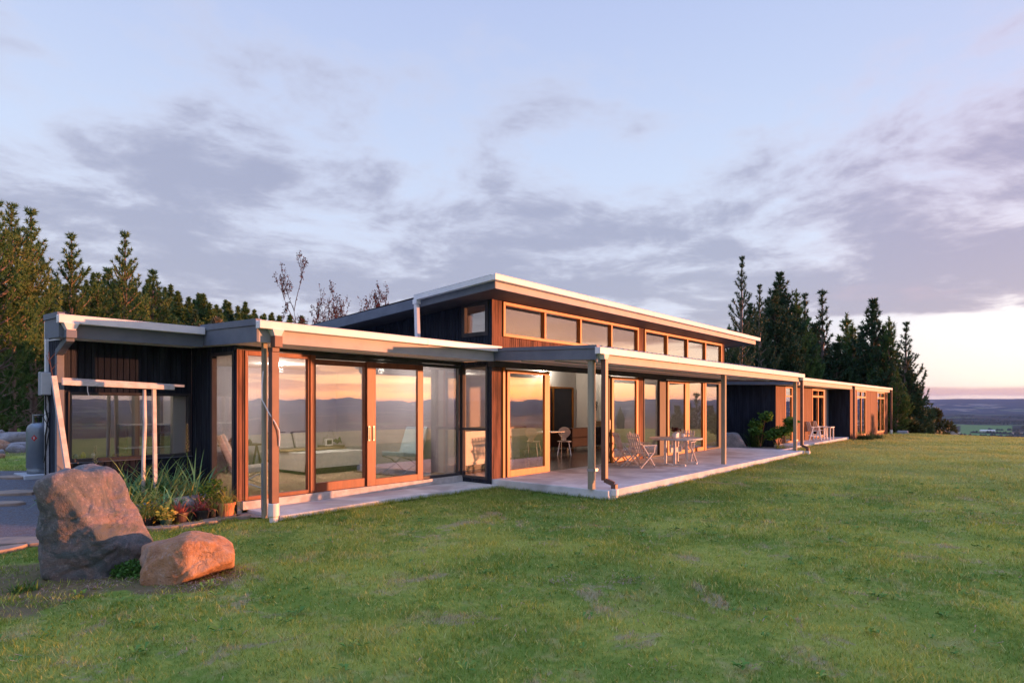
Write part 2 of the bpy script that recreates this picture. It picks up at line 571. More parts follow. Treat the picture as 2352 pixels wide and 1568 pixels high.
def ground_h(x, y):
    x = np.asarray(x, float)
    y = np.asarray(y, float)
    z = -0.165 + 0.0045 * np.clip(x, 0, 12) - 0.006 * np.clip(x - 16, 0, 30)
    # the drive climbs past the left end of the house
    w_ = 1 - sst(x, -5.2, -4.3)
    z = z + w_ * (0.095 * np.clip(y - 0.8, 0, 4.3) + 0.03 * np.clip(y - 5.1, 0, 14))
    # drop away beyond the lawn
    xe = 35.0 + 0.45 * np.clip(y + 2, -60, 0)
    d = np.maximum(np.maximum(x - xe, -22 - y), np.maximum(-45 - x, y - 400))
    d = np.clip(d, 0, None)
    rx, ry = x - CAM[0], y - CAM[1]
    az = np.degrees(np.arctan2(ry, rx))
    r = np.hypot(rx, ry)
    hw = sst(az, 24, 46) * (1 - sst(az, 150, 175))
    drop = 185 * (1 - np.exp(-d / 260.0)) * sst(d, 0, 6) * (1 - hw * (1 - sst(r, 500, 2500)))
    z = z - drop
    # wooded hill behind on the left
    A = np.interp(az, [24, 46, 54, 57, 60, 65, 67.5, 71.5, 80, 100, 140, 175], [0, 3.0, 7.5, 10.5, 12.8, 14.6, 16.2, 17.8, 17.5, 18, 12, 0])
    z = z + A * sst(r, 55, 150) * (1 - sst(r, 300, 1500))
    # far ring of hills
    zz = np.sin(az * 0.21 + 1.0) * 0.25 + np.sin(az * 0.53) * 0.18 + np.sin(az * 1.37 + 2) * 0.10 + np.sin(az * 3.1) * 0.05 + np.sin(az * 7.3 + .4) * 0.03
    back = (np.abs(((az + 60 + 180) % 360) - 180) < 60)
    rug_ = 0.0
    for k_, a_ in ((0.9, .34), (1.9, .22), (4.3, .13), (9.1, .07), (17.0, .035)):
        rug_ = rug_ + a_ * (1 - np.abs(np.sin(az * k_ * 0.5 + k_ * 2.3 + 0.6 * np.sin(az * k_ * 0.21)))) 
    zz = np.where(back, zz * 0.5 + rug_ * 1.5 - 0.35, zz * 0.45)
    z = z + (390 + np.where(back, 190, 90) * zz) * sst(r, 17000, 27000)
    z = z + 35 * (zz + .3) * sst(r, 5000, 9000) * (1 - sst(r, 12000, 17000))
    return z


def gh(x, y):
    return float(ground_h(x, y))


def build_ground():
    rr = np.concatenate([[0.0], np.geomspace(1.0, 36000, 230)])
    na = 1800
    an = np.linspace(0, 2 * np.pi, na, endpoint=False)
    P = []
    for r_ in rr:
        P.append(np.stack([CAM[0] + r_ * np.cos(an), CAM[1] + r_ * np.sin(an)], 1))
    P = np.concatenate(P)
    zz = ground_h(P[:, 0], P[:, 1])
    V = np.column_stack([P, zz])
    n = len(rr)
    i, k = np.meshgrid(np.arange(n - 1), np.arange(na), indexing='ij')
    a = (i * na + k).ravel()
    b = (i * na + (k + 1) % na).ravel()
    Fc = np.column_stack([a, b, b + na, a + na])
    me = bpy.data.meshes.new('ground')
    me.vertices.add(len(V))
    me.vertices.foreach_set('co', V.astype(np.float32).ravel())
    me.loops.add(Fc.size)
    me.loops.foreach_set('vertex_index', Fc.astype(np.int32).ravel())
    me.polygons.add(len(Fc))
    me.polygons.foreach_set('loop_start', np.arange(0, Fc.size, 4, dtype=np.int32))
    me.polygons.foreach_set('use_smooth', np.ones(len(Fc), dtype=bool))
    me.update(calc_edges=True)
    return me


def lawn_color(t, co):
    """patchy lawn tones shared by soil sheet and blades"""
    big = t.noise(co, 0.16, 3, 0.55)
    mid = t.noise(co, 0.75, 4, 0.6)
    sml = t.noise(co, 3.2, 4, 0.65)
    tuft = t.noise(co, 1.7, 5, 0.7, 0.4)
    fine = t.noise(co, 11, 4, 0.7)
    mid = t.math('ADD', t.math('MULTIPLY', mid, 0.62), t.math('MULTIPLY', fine, 0.38))
    c = t.mix(t.maprange(mid, 0.42, 0.58), (0.180, 0.295, 0.042), (0.41, 0.465, 0.085))
    c = t.mix(t.math('MULTIPLY', t.maprange(sml, 0.52, 0.72), 0.7), c, (0.52, 0.46, 0.19))
    c = t.mix(t.math('MULTIPLY', t.maprange(big, 0.48, 0.66), 0.75), c, (0.105, 0.22, 0.034))
    c = t.mix(t.math('MULTIPLY', t.maprange(tuft, 0.56, 0.66), 0.5), c, (0.12, 0.26, 0.04))
    c = t.mix(t.math('MULTIPLY', t.maprange(t.noise(co, 1.1, 6, 0.75, 0.6), 0.575, 0.65), 0.75), c, (0.46, 0.36, 0.24))
    # drier towards the far right of the lawn
    sp = t.node('ShaderNodeSeparateXYZ')
    t.put(sp.inputs[0], co)
    dry = t.math('MULTIPLY', t.maprange(t.math('SUBTRACT', t.math('MULTIPLY', sp.outputs[0], 1.0), t.math('MULTIPLY', sp.outputs[1], 0.6)), 2.0, 22.0), t.maprange(t.noise(co, 0.35, 4, 0.6), 0.30, 0.62, 0.35, 1.0))
    c = t.mix(t.math('MULTIPLY', dry, 0.8), c, (0.62, 0.55, 0.16))
    return c


def ground_material():
    m = bpy.data.materials.new('lawn_and_far_fields')
    m.use_nodes = True
    t = NT(m.node_tree)
    b = t.n['Principled BSDF']
    co = t.node('ShaderNodeTexCoord').outputs['Object']
    ge = t.node('ShaderNodeNewGeometry').outputs['Position']
    lc = lawn_color(t, ge)
    lc = t.mix(0.4, lc, (0.085, 0.11, 0.030))
    # bare soil round the boulders and at the rock bank
    def spot(x, y, r):
        d = t.node('ShaderNodeVectorMath', operation='DISTANCE')
        t.put(d.inputs[0], ge)
        d.inputs[1].default_value = (x, y, -0.1)
        return t.maprange(t.math('ADD', d.outputs['Value'], t.math('MULTIPLY', t.math('SUBTRACT', t.noise(ge, 2.5, 4), 0.5), 1.0)), r * 0.75, r, 1.0, 0.0)
    soil = t.math('MAXIMUM', t.math('MAXIMUM', spot(-7.55, -1.1, 0.95), spot(-6.8, -2.2, 0.55)), spot(-8.0, -1.7, 0.6))
    soil = t.math('MAXIMUM', soil, spot(-5.0, 14.0, 5.5))
    lc = t.mix(t.math('MULTIPLY', soil, 0.85), lc, t.mix(t.noise(ge, 12, 4), (0.16, 0.085, 0.05), (0.13, 0.12, 0.08)))
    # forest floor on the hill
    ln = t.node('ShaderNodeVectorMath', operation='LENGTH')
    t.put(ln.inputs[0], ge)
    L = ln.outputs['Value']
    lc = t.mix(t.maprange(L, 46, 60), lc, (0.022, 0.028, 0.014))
    # far country: paddocks, shelter belts, woods
    vor = t.node('ShaderNodeTexVoronoi')
    vor.feature = 'F1'
    vor.inputs['Scale'].default_value = 0.0016
    wv = t.node('ShaderNodeVectorMath', operation='ADD')
    t.put(wv.inputs[0], ge)
    t.put(wv.inputs[1], t.vscale(t.noise(ge, 0.0006, 3, out=1), (900, 900, 0)))
    t.put(vor.inputs['Vector'], wv.outputs[0])
    sc = t.node('ShaderNodeSeparateXYZ')
    t.put(sc.inputs[0], vor.outputs['Color'])
    fields = t.ramp(sc.outputs[0], [(0.0, (0.018, 0.030, 0.018)), (0.45, (0.024, 0.036, 0.022)), (0.6, (0.11, 0.16, 0.06)), (0.72, (0.030, 0.042, 0.026)), (0.85, (0.26, 0.24, 0.17)), (1.0, (0.025, 0.032, 0.022))], 'CONSTANT')
    wood = t.maprange(t.noise(ge, 0.0022, 7, 0.7), 0.45, 0.55)
    fields = t.mix(t.math('MULTIPLY', wood, 0.9), fields, (0.011, 0.018, 0.014))
    # the one clear green paddock on the near plain
    spp = t.node('ShaderNodeSeparateXYZ')
    t.put(spp.inputs[0], ge)
    rt_ = t.math('DIVIDE', spp.outputs[1], spp.outputs[0])
    gx = t.math('MULTIPLY', t.maprange(spp.outputs[0], 3700, 3800), t.maprange(spp.outputs[0], 6900, 7100, 1.0, 0.0))
    gy = t.math('MULTIPLY', t.maprange(rt_, 0.020, 0.022), t.maprange(rt_, 0.072, 0.075, 1.0, 0.0))
    fields = t.mix(t.math('MULTIPLY', gx, gy), fields, (0.10, 0.20, 0.06))
    lc = t.mix(t.maprange(L, 400, 900), lc, fields)
    t.put(b.inputs['Base Color'], lc)
    b.inputs['Roughness'].default_value = 0.95
    b.inputs['Specular IOR Level'].default_value = 0.1
    bn = t.node('ShaderNodeBump')
    bn.inputs['Strength'].default_value = 0.5
    bn.inputs['Distance'].default_value = 0.03
    t.put(bn.inputs['Height'], t.noise(ge, 28, 5, 0.7))
    t.l.new(bn.outputs[0], b.inputs['Normal'])
    return m


gme = build_ground()
gme.materials.append(ground_material())
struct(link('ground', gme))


# gravel drive at the left, gravel strip between slab and far wing
def sheet(name, poly, m, dz):
    """polygon sheet draped slightly above the ground"""
    mb = MB()
    n = len(poly)
    cx = sum(p[0] for p in poly) / n
    cy = sum(p[1] for p in poly) / n
    rings = 10
    idx = []
    for r_ in range(rings + 1):
        f = r_ / rings
        row = []
        for p in poly:
            x, y = cx + (p[0] - cx) * f, cy + (p[1] - cy) * f
            row.append(len(mb.v))
            mb.v.append((x, y, gh(x, y) + dz))
        idx.append(row)
    for r_ in range(rings):
        for k in range(n):
            a, b_, c_, d_ = idx[r_][k], idx[r_][(k + 1) % n], idx[r_ + 1][(k + 1) % n], idx[r_ + 1][k]
            if r_ == 0:
                mb.f.append((a, c_, d_) if True else None)
            else:
                mb.f.append((a, b_, c_, d_))
    return struct(mb.build(name, m, smooth=True))


def dense(poly, step=0.5):
    out = []
    for i, p in enumerate(poly):
        q_ = poly[(i + 1) % len(poly)]
        L = math.hypot(q_[0] - p[0], q_[1] - p[1])
        k = max(1, int(L / step))
        for j in range(k):
            out.append((p[0] + (q_[0] - p[0]) * j / k, p[1] + (q_[1] - p[1]) * j / k))
    return out


GRAV = mat('blue_grey_gravel', (0.095, 0.11, 0.135), (0.19, 0.20, 0.22), 0.95, 55, bump=1.0, bscale=70, c3=(0.15, 0.12, 0.10))
GRAV2 = mat('pale_gravel', (0.22, 0.21, 0.20), (0.36, 0.34, 0.32), 0.95, 45, bump=1.0, bscale=60)
GARD = mat('garden_soil', (0.05, 0.038, 0.03), (0.09, 0.07, 0.055), 0.95, 14, bump=1.0, bscale=40)
drive_poly = [(-10.6, -0.2), (-8.6, 0.15), (-7.5, 0.75), (-6.9, 0.85), (-6.55, 1.1), (-6.6, 2.3), (-6.75, 3.1), (-5.9, 3.3), (-5.7, 5.4), (-6.6, 6.1), (-9, 6.0), (-12, 5.2), (-13, 2)]
sheet('gravel_drive', dense(drive_poly), GRAV, 0.012)
bed_poly = [(-6.85, 0.85), (-6.2, 0.62), (-5.9, 0.5), (-5.45, 0.5), (-5.1, 0.62), (-4.84, 0.86), (-4.84, 2.38), (-6.6, 2.38)]
sheet('garden_bed', dense(bed_poly, .2), GARD, 0.016)
sheet('gravel_strip', dense([(-4.95, 0.62), (-4.70, 0.28), (-4.60, 0.30), (-4.62, 0.85), (-4.80, 0.84)], .15), GRAV2, 0.02)
sheet('gravel_court', dense([(12.36, -2.0), (14.95, -1.6), (14.98, 2.9), (12.36, 2.9)], .4), GRAV2, 0.012)

# ------------------------------------------------------------------ concrete paving (structure)
def slab(name, pts, z1, z0, m):
    mb = MB()
    n = len(pts)
    for x, y in pts:
        mb.v.append((x, y, z0))
    for x, y in pts:
        mb.v.append((x, y, z1))
    mb.f.append(tuple(range(n, 2 * n)))
    for i in range(n):
        j = (i + 1) % n
        mb.f.append((i, j, n + j, n + i))
    return struct(mb.build(name, m, bevel=0.012))


slab('veranda_slab', [(0.02, -2.66), (12.32, -2.58), (12.34, 0.03), (0.02, 0.03)], 0.0, -0.5, CONC)
slab('bedroom_path', [(-4.60, -0.06), (-2.6, 0.02), (-0.9, -0.08), (0.0, -0.16), (0.0, 0.86), (-4.62, 0.86)], -0.10, -0.5, CONC)
slab('far_patio', [(15.0, -1.62), (23.36, -1.60), (23.36, -0.86), (15.0, -0.86)], -0.02, -0.6, CONC)

# ------------------------------------------------------------------ THE HOUSE
house = thing('house', 'long black timber house with white gutters, clerestory windows and veranda', 'house')


def clad(mb, axis, c, s0, s1, z0, z1, out=-1, p=0.085, g=0.012, d=0.014, rng=random.Random(3)):
    """vertical boards with real grooves; plane axis=c, boards stand out towards out"""
    k0 = math.floor(s0 / p)
    s = k0 * p

    def P(a, dep, z):
        return (a, c - out * dep, z) if axis == 'Y' else (c - out * dep, a, z)

    def q4(a, da, b, db):
        pts = [P(a, da, z0), P(b, db, z0), P(b, db, z1), P(a, da, z1)]
        if (axis == 'Y') != (out < 0):
            pts = pts[::-1]
        mb.quad(*pts)
    while s < s1 - 1e-6:
        a, b = max(s + g / 2, s0), min(s + p - g / 2, s1)
        if b > a + 0.002:
            j = rng.uniform(0, 0.004)
            q4(a, j, b, j)
            if b < s1 - 1e-6:
                e = min(b + g, s1)
                q4(b, j, b + 0.0005, d)
                q4(b + 0.0005, d, e - 0.0005, d)
                q4(e - 0.0005, d, e, 0)
        s += p


def wall(regions, axis, c, m, out=-1, name='wall', label=None, th=0.10, **kw):
    """clad regions (s0,s1,z0,z1) plus a plain inner skin th behind"""
    mb = MB()
    for (s0, s1, z0, z1) in regions:
        clad(mb, axis, c, s0, s1, z0, z1, out, **kw)
    o = mb.build(name, m, house)
    if label:
        o['label'] = label
    ib = MB()
    for (s0, s1, z0, z1) in regions:
        a, b = sorted((c - out * 0.024, c - out * th))
        s0, s1 = s0 + 0.025, s1 - 0.025
        if s1 - s0 < 0.02:
            continue
        if axis == 'Y':
            ib.box(s0, s1, a, b, z0, z1)
        else:
            ib.box(a, b, s0, s1, z0, z1)
    ib.build('inner_lining', PLAST, o)
    return o


def frame_rects(mb, axis, c0, c1, rects):
    for (s0, s1, z0, z1) in rects:
        if axis == 'Y':
            mb.box(s0, s1, c0, c1, z0, z1)
        else:
            mb.box(c0, c1, s0, s1, z0, z1)


def window(name, axis, c, s0, s1, z0, z1, m, fr=0.05, depth=0.07, proud=0.012, rails=(), mull=(), gm=None, out=-1, fl=None, frr=None, ft=None, fb=None):
    """frame with mitred-looking butt members, one pane object per light"""
    fl = fr if fl is None else fl
    frr = fr if frr is None else frr
    ft = fr if ft is None else ft
    fb = fr if fb is None else fb
    a, b = sorted((c + out * proud, c - out * depth))
    mb = MB()
    rc = [(s0, s0 + fl, z0, z1), (s1 - frr, s1, z0, z1), (s0 + fl, s1 - frr, z0, z0 + fb), (s0 + fl, s1 - frr, z1 - ft, z1)]
    xs = [s0 + fl]
    for mm in mull:
        rc.append((mm - fr / 2, mm + fr / 2, z0 + fb, z1 - ft))
        xs += [mm - fr / 2, mm + fr / 2]
    xs.append(s1 - frr)
    zs = [z0 + fb]
    for i in range(0, len(xs), 2):
        for rz_ in rails:
            rc.append((xs[i], xs[i + 1], rz_ - fr / 2, rz_ + fr / 2))
    for rz_ in rails:
        zs += [rz_ - fr / 2, rz_ + fr / 2]
    zs.append(z1 - ft)
    frame_rects(mb, axis, a, b, rc)
    o = mb.build(name, m, house, bevel=0.004)
    gc = c - out * depth * 0.45
    for i in range(0, len(xs), 2):
        for k in range(0, len(zs), 2):
            g_ = MB()
            frame_rects(g_, axis, gc - 0.004, gc + 0.004, [(xs[i] - 0.005, xs[i + 1] + 0.005, zs[k] - 0.005, zs[k + 1] + 0.005)])
            g_.build('pane', gm or GLASS, o)
    return o


# ---- bedroom wing front (plane y = 0.86)
YB = 0.86
wall([(-4.77, -4.65, 0.03, 2.31)], 'Y', YB, TARRED, p=0.06, name='corner_boards')
b_ = B().box(-4.70, 0.0, YB - 0.05, YB + 0.1, -0.098, 0.025)
b_.build('plinth', PLINTH, house)
window('fixed_window', 'Y', YB, -4.65, -3.55, 0.03, 2.30, CEDARB, 0.07, fl=0.05, frr=0.03, ft=0.07, fb=0.06)
mb = B().box(-3.547, -3.45, YB - 0.03, YB + 0.07, 0.03, 2.30)
mb.build('door_post', CEDARB, house, bevel=0.004)
window('sliding_door', 'Y', YB - 0.0, -3.445, -2.425, 0.03, 2.235, CEDARB, 0.10, fl=0.012, frr=0.02, ft=0.085, fb=0.15)
sd2 = window('sliding_door', 'Y', YB - 0.035, -2.42, -1.09, 0.03, 2.245, CEDARB, 0.1, fl=0.19, frr=0.14, ft=0.10, fb=0.12, depth=0.05)
for hx in (-2.385, -2.285):
    hb = MB()
    frame_rects(hb, 'Y', YB - 0.062, YB - 0.05, [(hx - 0.018, hx + 0.018, 0.84, 0.86), (hx - 0.018, hx + 0.018, 1.08, 1.10), (hx - 0.018, hx - 0.010, 0.86, 1.08), (hx + 0.010, hx + 0.018, 0.86, 1.08)])
    hb.build('handle', CHROME, sd2)
B().box(-3.445, -1.09, YB - 0.02, YB + 0.06, 2.25, 2.30).build('door_head', DARKTIM, house)
window('fixed_window', 'Y', YB, -1.085, 0.03, 0.03, 2.29, DARKTIM, 0.05, fl=0.02, frr=0.11, ft=0.06, fb=0.05)
B().box(-4.77, 0.0, YB - 0.005, YB + 0.09, 2.305, 2.36).build('head_beam', DARKTIM, house)

# ---- bedroom side (plane x = -4.77), studio front (plane y = 2.4)
wall([(0.87, 0.95, -0.3, 2.42), (1.70, 2.40, -0.3, 2.42), (0.95, 1.70, 2.29, 2.42), (0.95, 1.70, -0.3, 0.03)], 'X', -4.77, CLAD)
window('narrow_window', 'X', -4.77, 0.95, 1.70, 0.03, 2.29, DARKTIM, 0.05)
wall([(-6.58, -4.77, 1.665, 2.42), (-6.58, -4.77, -0.3, 0.645), (-6.58, -6.50, 0.645, 1.665), (-4.79, -4.77, 0.645, 1.665)], 'Y', 2.4, CLAD)
wall([(2.41, 3.05, -0.3, 2.42)], 'X', -6.58, CLAD)
window('picture_window', 'Y', 2.4, -6.50, -4.79, 0.645, 1.665, DARKTIM, 0.045, proud=0.03)
B().box(-6.52, -4.775, 2.345, 2.368, 0.632, 0.644).build('window_flashing', FASC, house)
# studio rear, out of sight, closes the volume
mb = MB()
mb.box(-6.57, -5.6, 3.05, 3.15, -0.1, 2.5)
mb.box(-5.7, -5.6, 3.15, 6.4, -0.1, 2.6)
mb.box(-5.6, 0.0, 6.4, 6.5, -0.1, 2.6)
mb.build('rear_wall', CLAD, house)

# ---- wall x = 0 between bedroom front and living front, with narrow windows
wall([(0.0, 0.12, -0.02, 2.36), (0.12, 0.86, 2.29, 2.36), (0.0, 0.86, -0.12, -0.021)], 'X', 0.0, CLAD)
window('narrow_window', 'X', 0.0, 0.12, 0.855, -0.02, 2.29, DARKTIM, 0.05, rails=(0.985,))
# living front (plane y = 0): boards, doors, glazing
wall([(0.0, 0.31, 0.0, 2.24)], 'Y', 0.0, TARRED, p=0.062, label='weathered brown boards at the house corner')
B().box(0.315, 0.375, -0.03, 0.07, 0.0, 2.24).build('door_jamb', CEDAR, house)
B().box(0.38, 0.425, -0.01, 0.09, 0.0, 2.24).build('door_jamb', DARKTIM, house)
d1 = window('sliding_door', 'Y', -0.03, 0.43, 1.79, 0.0, 2.205, CEDAR, 0.1, fl=0.085, frr=0.085, ft=0.075, fb=0.14, depth=0.05)
B().box(1.795, 1.90, -0.035, 0.07, 0.0, 2.22).build('door_jamb', CEDAR, house, bevel=0.004)
B().box(4.46, 4.55, 0.0, 0.09, 0.0, 2.23).build('door_jamb', DARKTIM, house)
hb = MB()
frame_rects(hb, 'Y', -0.012, 0.0, [(4.49, 4.52, 0.86, 1.1)])
hb.build('door_handle', CHROME, house)
window('sliding_door', 'Y', -0.03, 4.555, 5.94, 0.0, 2.205, CEDAR, 0.1, fl=0.095, frr=0.11, ft=0.075, fb=0.13, depth=0.05)
wall([(5.97, 6.28, 0.0, 2.24)], 'Y', 0.0, TARRED, p=0.10)
window('fixed_window', 'Y', 0.0, 6.30, 7.30, 0.0, 2.24, DARKTIM, 0.04)
B().box(7.30, 7.70, 0.0, 0.09, 0.0, 2.24).build('dark_gap_panel', DARKTIM, house)  # dark panel stands in for the shade inside the open gap
window('sliding_door', 'Y', -0.03, 7.71, 9.02, 0.0, 2.205, CEDAR, 0.1, fl=0.1, frr=0.11, ft=0.075, fb=0.13, depth=0.05)
B().box(9.025, 9.24, -0.035, 0.07, 0.0, 2.22).build('door_jamb', CEDAR, house, bevel=0.004)
window('fixed_window', 'Y', 0.0, 9.245, 10.44, 0.0, 2.22, CEDAR, 0.08, fl=0.02, frr=0.1, ft=0.03, fb=0.12)
B().box(10.445, 10.55, -0.03, 0.07, 0.0, 2.22).build('door_jamb', CEDAR, house)
window('fixed_window', 'Y', 0.0, 10.555, 11.84, 0.0, 2.22, DARKTIM, 0.05, frr=0.2, fl=0.01, ft=0.03)
wall([(11.85, 12.15, 0.0, 2.24)], 'Y', 0.0, CLAD)
B().box(0.0, 12.15, -0.045, 0.10, 2.243, 2.40).build('head_beam', DARKTIM, house)
B().box(0.0, 12.2, -0.02, 0.03, -0.02, -0.002)

# clerestory
wall([(0.0, 12.15, 2.45, 2.865), (0.0, 0.32, 2.865, 3.60), (5.99, 6.325, 2.865, 3.60), (11.90, 12.15, 2.865, 3.60)], 'Y', 0.0, TARRED, p=0.062)
for (a, b_) in ((0.325, 5.985), (6.33, 11.895)):
    st_ = (b_ - a) / 4
    window('clerestory_window', 'Y', 0.0, a, b_, 2.87, 3.575, CEDAR, 0.065, mull=[a + st_ * k for k in (1, 2, 3)], proud=0.03)
wall([(0.0, 0.09, 2.62, 3.60), (0.83, 7.0, 2.62, 3.60), (0.09, 0.83, 3.57, 3.60), (0.09, 0.83, 2.62, 2.87)], 'X', 0.0, CLAD)
window('clerestory_window', 'X', 0.0, 0.09, 0.83, 2.87, 3.57, DARKTIM, 0.085, proud=0.02)
wall([(0.05, 7.0, -0.1, 3.60)], 'X', 12.15, CLAD, out=1)
mb = MB()
mb.box(0.1, 12.05, 7.0, 7.1, -0.1, 3.5)
mb.build('rear_wall', CLAD, house)

# ---- upper roof: rises towards the front
def roof_slab(name, x0, x1, y0, y1, zf, zb, th, mtop, corr=True, parent=house, msoff=None, amp=0.012, pitch=0.19):
    """slab with ribbed top; zf/zb are top heights at y0/y1"""
    mb = MB()
    xs = []
    x = x0
    if corr:
        while x < x1 - 0.001:
            xs += [(x, 0), (min(x + pitch * 0.62, x1), 0), (min(x + pitch * 0.72, x1), amp * 2), (min(x + pitch * 0.9, x1), amp * 2)]
            x += pitch
    xs.append((x1, 0))
    if not corr:
        xs = [(x0, 0), (x1, 0)]
    out = []
    for p in xs:
        if not out or p[0] > out[-1][0] + 1e-5:
            out.append(p)
    for i in range(len(out) - 1):
        (a, ha), (b, hb_) = out[i], out[i + 1]
        mb.quad((a, y0, zf + ha), (b, y0, zf + hb_), (b, y1, zb + hb_), (a, y1, zb + ha))
    o = mb.build(name, mtop, parent)
    so = MB()
    so.prism8([(x0 + .01, y0 + .01, zf - th), (x1 - .01, y0 + .01, zf - th), (x1 - .01, y1, zb - th), (x0 + .01, y1, zb - th), (x0 + .01, y0 + .01, zf - th + 0.02), (x1 - .01, y0 + .01, zf - th + 0.02), (x1 - .01, y1, zb - th + 0.02), (x0 + .01, y1, zb - th + 0.02)])
    so.build('soffit', msoff or SOFF, o)
    return o


UX0, UX1, UY0 = -0.67, 13.25, -0.67
SL = -0.068
UB = 7.4
ur = roof_slab('roof', UX0, UX1, UY0, UB, 3.855, 3.855 + SL * (UB - UY0), 0.225, ROOFM, msoff=SOFFD)
mb = MB()
mb.box(UX0, UX1, UY0 - 0.03, UY0, 3.62, 3.745)
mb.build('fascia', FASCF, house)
mb = MB()
zb_ = SL * (UB - UY0)
mb.prism8([(UX0 - 0.03, UY0 - 0.03, 3.62), (UX0, UY0 - 0.03, 3.62), (UX0, UB, 3.62 + zb_), (UX0 - 0.03, UB, 3.62 + zb_), (UX0 - 0.03, UY0 - 0.03, 3.80), (UX0, UY0 - 0.03, 3.80), (UX0, UB, 3.85 + zb_), (UX0 - 0.03, UB, 3.85 + zb_)])
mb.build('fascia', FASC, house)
mb = MB()
mb.prism8([(UX1, UY0 - 0.03, 3.62), (UX1 + 0.03, UY0 - 0.03, 3.62), (UX1 + .03, UB, 3.62 + zb_), (UX1, UB, 3.62 + zb_), (UX1, UY0 - 0.03, 3.85), (UX1 + .03, UY0 - 0.03, 3.85), (UX1 + .03, UB, 3.85 + zb_), (UX1, UB, 3.85 + zb_)])
mb.build('fascia', FASC, house)


def gutter(pts, name='gutter', w_=0.11, h=0.12, m=WHITE):
    """box gutter following a polyline given by its outer top edge; open top with a lip"""
    mb = MB()
    for p, q_ in zip(pts[:-1], pts[1:]):
        mb.bar(p, q_, w_, h)
        Lg = (Vector(q_) - Vector(p)).length
        for kk in range(1, int(Lg / 3.1) + 1):
            c0_ = Vector(p).lerp(Vector(q_), min(.97, kk * 3.1 / Lg))
            dd_ = (Vector(q_) - Vector(p)).normalized() * .03
            mb.bar(c0_ - dd_, c0_ + dd_, w_ + .010, h + .008)
        # rolled lip
        d = (Vector(q_) - Vector(p)).normalized()
        s = d.cross(Vector((0, 0, 1))).normalized()
        for sg in (-1, 1):
            mb.bar(Vector(p) + s * sg * w_ * 0.46 + Vector((0, 0, h / 2 + 0.004)), Vector(q_) + s * sg * w_ * 0.46 + Vector((0, 0, h / 2 + 0.004)), 0.016, 0.012)
    return mb.build(name, m, house, bevel=0.006)


gutter([(UX0 - 0.14, UY0 - 0.085, 3.805), (UX1 + 0.22, UY0 - 0.085, 3.805)], w_=0.10, h=0.105)
gutter([(UX0 - 0.09, UY0 - 0.03, 3.80), (UX0 - 0.09, 1.42, 3.80 + SL * 2.05)], w_=0.10, h=0.10)
# white downpipe from the upper gutter on to the lower roof
mb = MB()
mb.box(UX0 - 0.15, UX0 - 0.03, 1.32, 1.44, 3.53, 3.62)
mb.bar((UX0 - 0.09, 1.38, 3.56), (UX0 - 0.06, 1.38, 2.83), 0.085, 0.085)
mb.bar((UX0 - 0.06, 1.34, 2.82), (UX0 - 0.06, 1.95, 2.80), 0.085, 0.075)
mb.build('downpipe', WHITE, house, bevel=0.006)
MB().lathe((8.55, 0.75, 3.5), [(.06, 0), (.06, .68), (.12, .70), (.12, .76), (.01, .80)], 14).build('flue', GREYBOX, house)

# ---- bedroom / studio roof (rises slowly to the back)
BS = 0.028
roof_slab('roof', -4.94, -0.02, -0.10, 6.6, 2.60, 2.60 + BS * 6.7, 0.255, ROOFM)
roof_slab('roof', -6.80, -4.94, 1.55, 2.15, 2.63, 2.63 + BS * 0.6, 0.255, ROOFM)
roof_slab('roof', -6.60, -4.94, 2.15, 3.2, 2.645, 2.645 + BS * 1.05, 0.24, ROOFM, corr=False)
roof_slab('roof', -5.72, -4.94, 3.35, 6.6, 2.69, 2.69 + BS * 3.2, 0.2, ROOFM, corr=False)
mb = MB()
mb.box(-4.94, 0.0, -0.10, -0.07, 2.345, 2.53)
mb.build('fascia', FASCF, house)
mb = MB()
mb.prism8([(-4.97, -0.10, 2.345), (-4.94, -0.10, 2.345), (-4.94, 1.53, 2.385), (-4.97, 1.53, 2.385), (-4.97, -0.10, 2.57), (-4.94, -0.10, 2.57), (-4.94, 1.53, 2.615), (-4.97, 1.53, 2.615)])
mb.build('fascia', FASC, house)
mb = MB()
mb.box(-6.80, -4.97, 1.53, 1.56, 2.37, 2.56)
mb.build('fascia', FASC, house)
mb = MB()
mb.prism8([(-6.83, 1.53, 2.37), (-6.80, 1.53, 2.37), (-6.80, 2.16, 2.385), (-6.83, 2.16, 2.385), (-6.83, 1.53, 2.62), (-6.80, 1.53, 2.62), (-6.80, 2.16, 2.635), (-6.83, 2.16, 2.635)])
mb.build('fascia', FASC, house)
mb = MB()
mb.prism8([(-4.985, -0.10, 2.575), (-4.90, -0.10, 2.575), (-4.90, 1.60, 2.62), (-4.985, 1.60, 2.62), (-4.985, -0.10, 2.665), (-4.90, -0.10, 2.665), (-4.90, 1.60, 2.71), (-4.985, 1.60, 2.71)])
mb.build('barge_flashing', FASC, house)
mb = MB()
mb.prism8([(-6.845, 1.53, 2.625), (-6.76, 1.53, 2.625), (-6.76, 2.17, 2.64), (-6.845, 2.17, 2.64), (-6.845, 1.53, 2.70), (-6.76, 1.53, 2.70), (-6.76, 2.17, 2.715), (-6.845, 2.17, 2.715)])
mb.build('barge_flashing', FASC, house)
gutter([(-4.99, -0.165, 2.575), (0.06, -0.165, 2.575)], w_=0.115, h=0.10)
gutter([(-6.86, 1.465, 2.600), (-4.99, 1.465, 2.600)], w_=0.115, h=0.10)
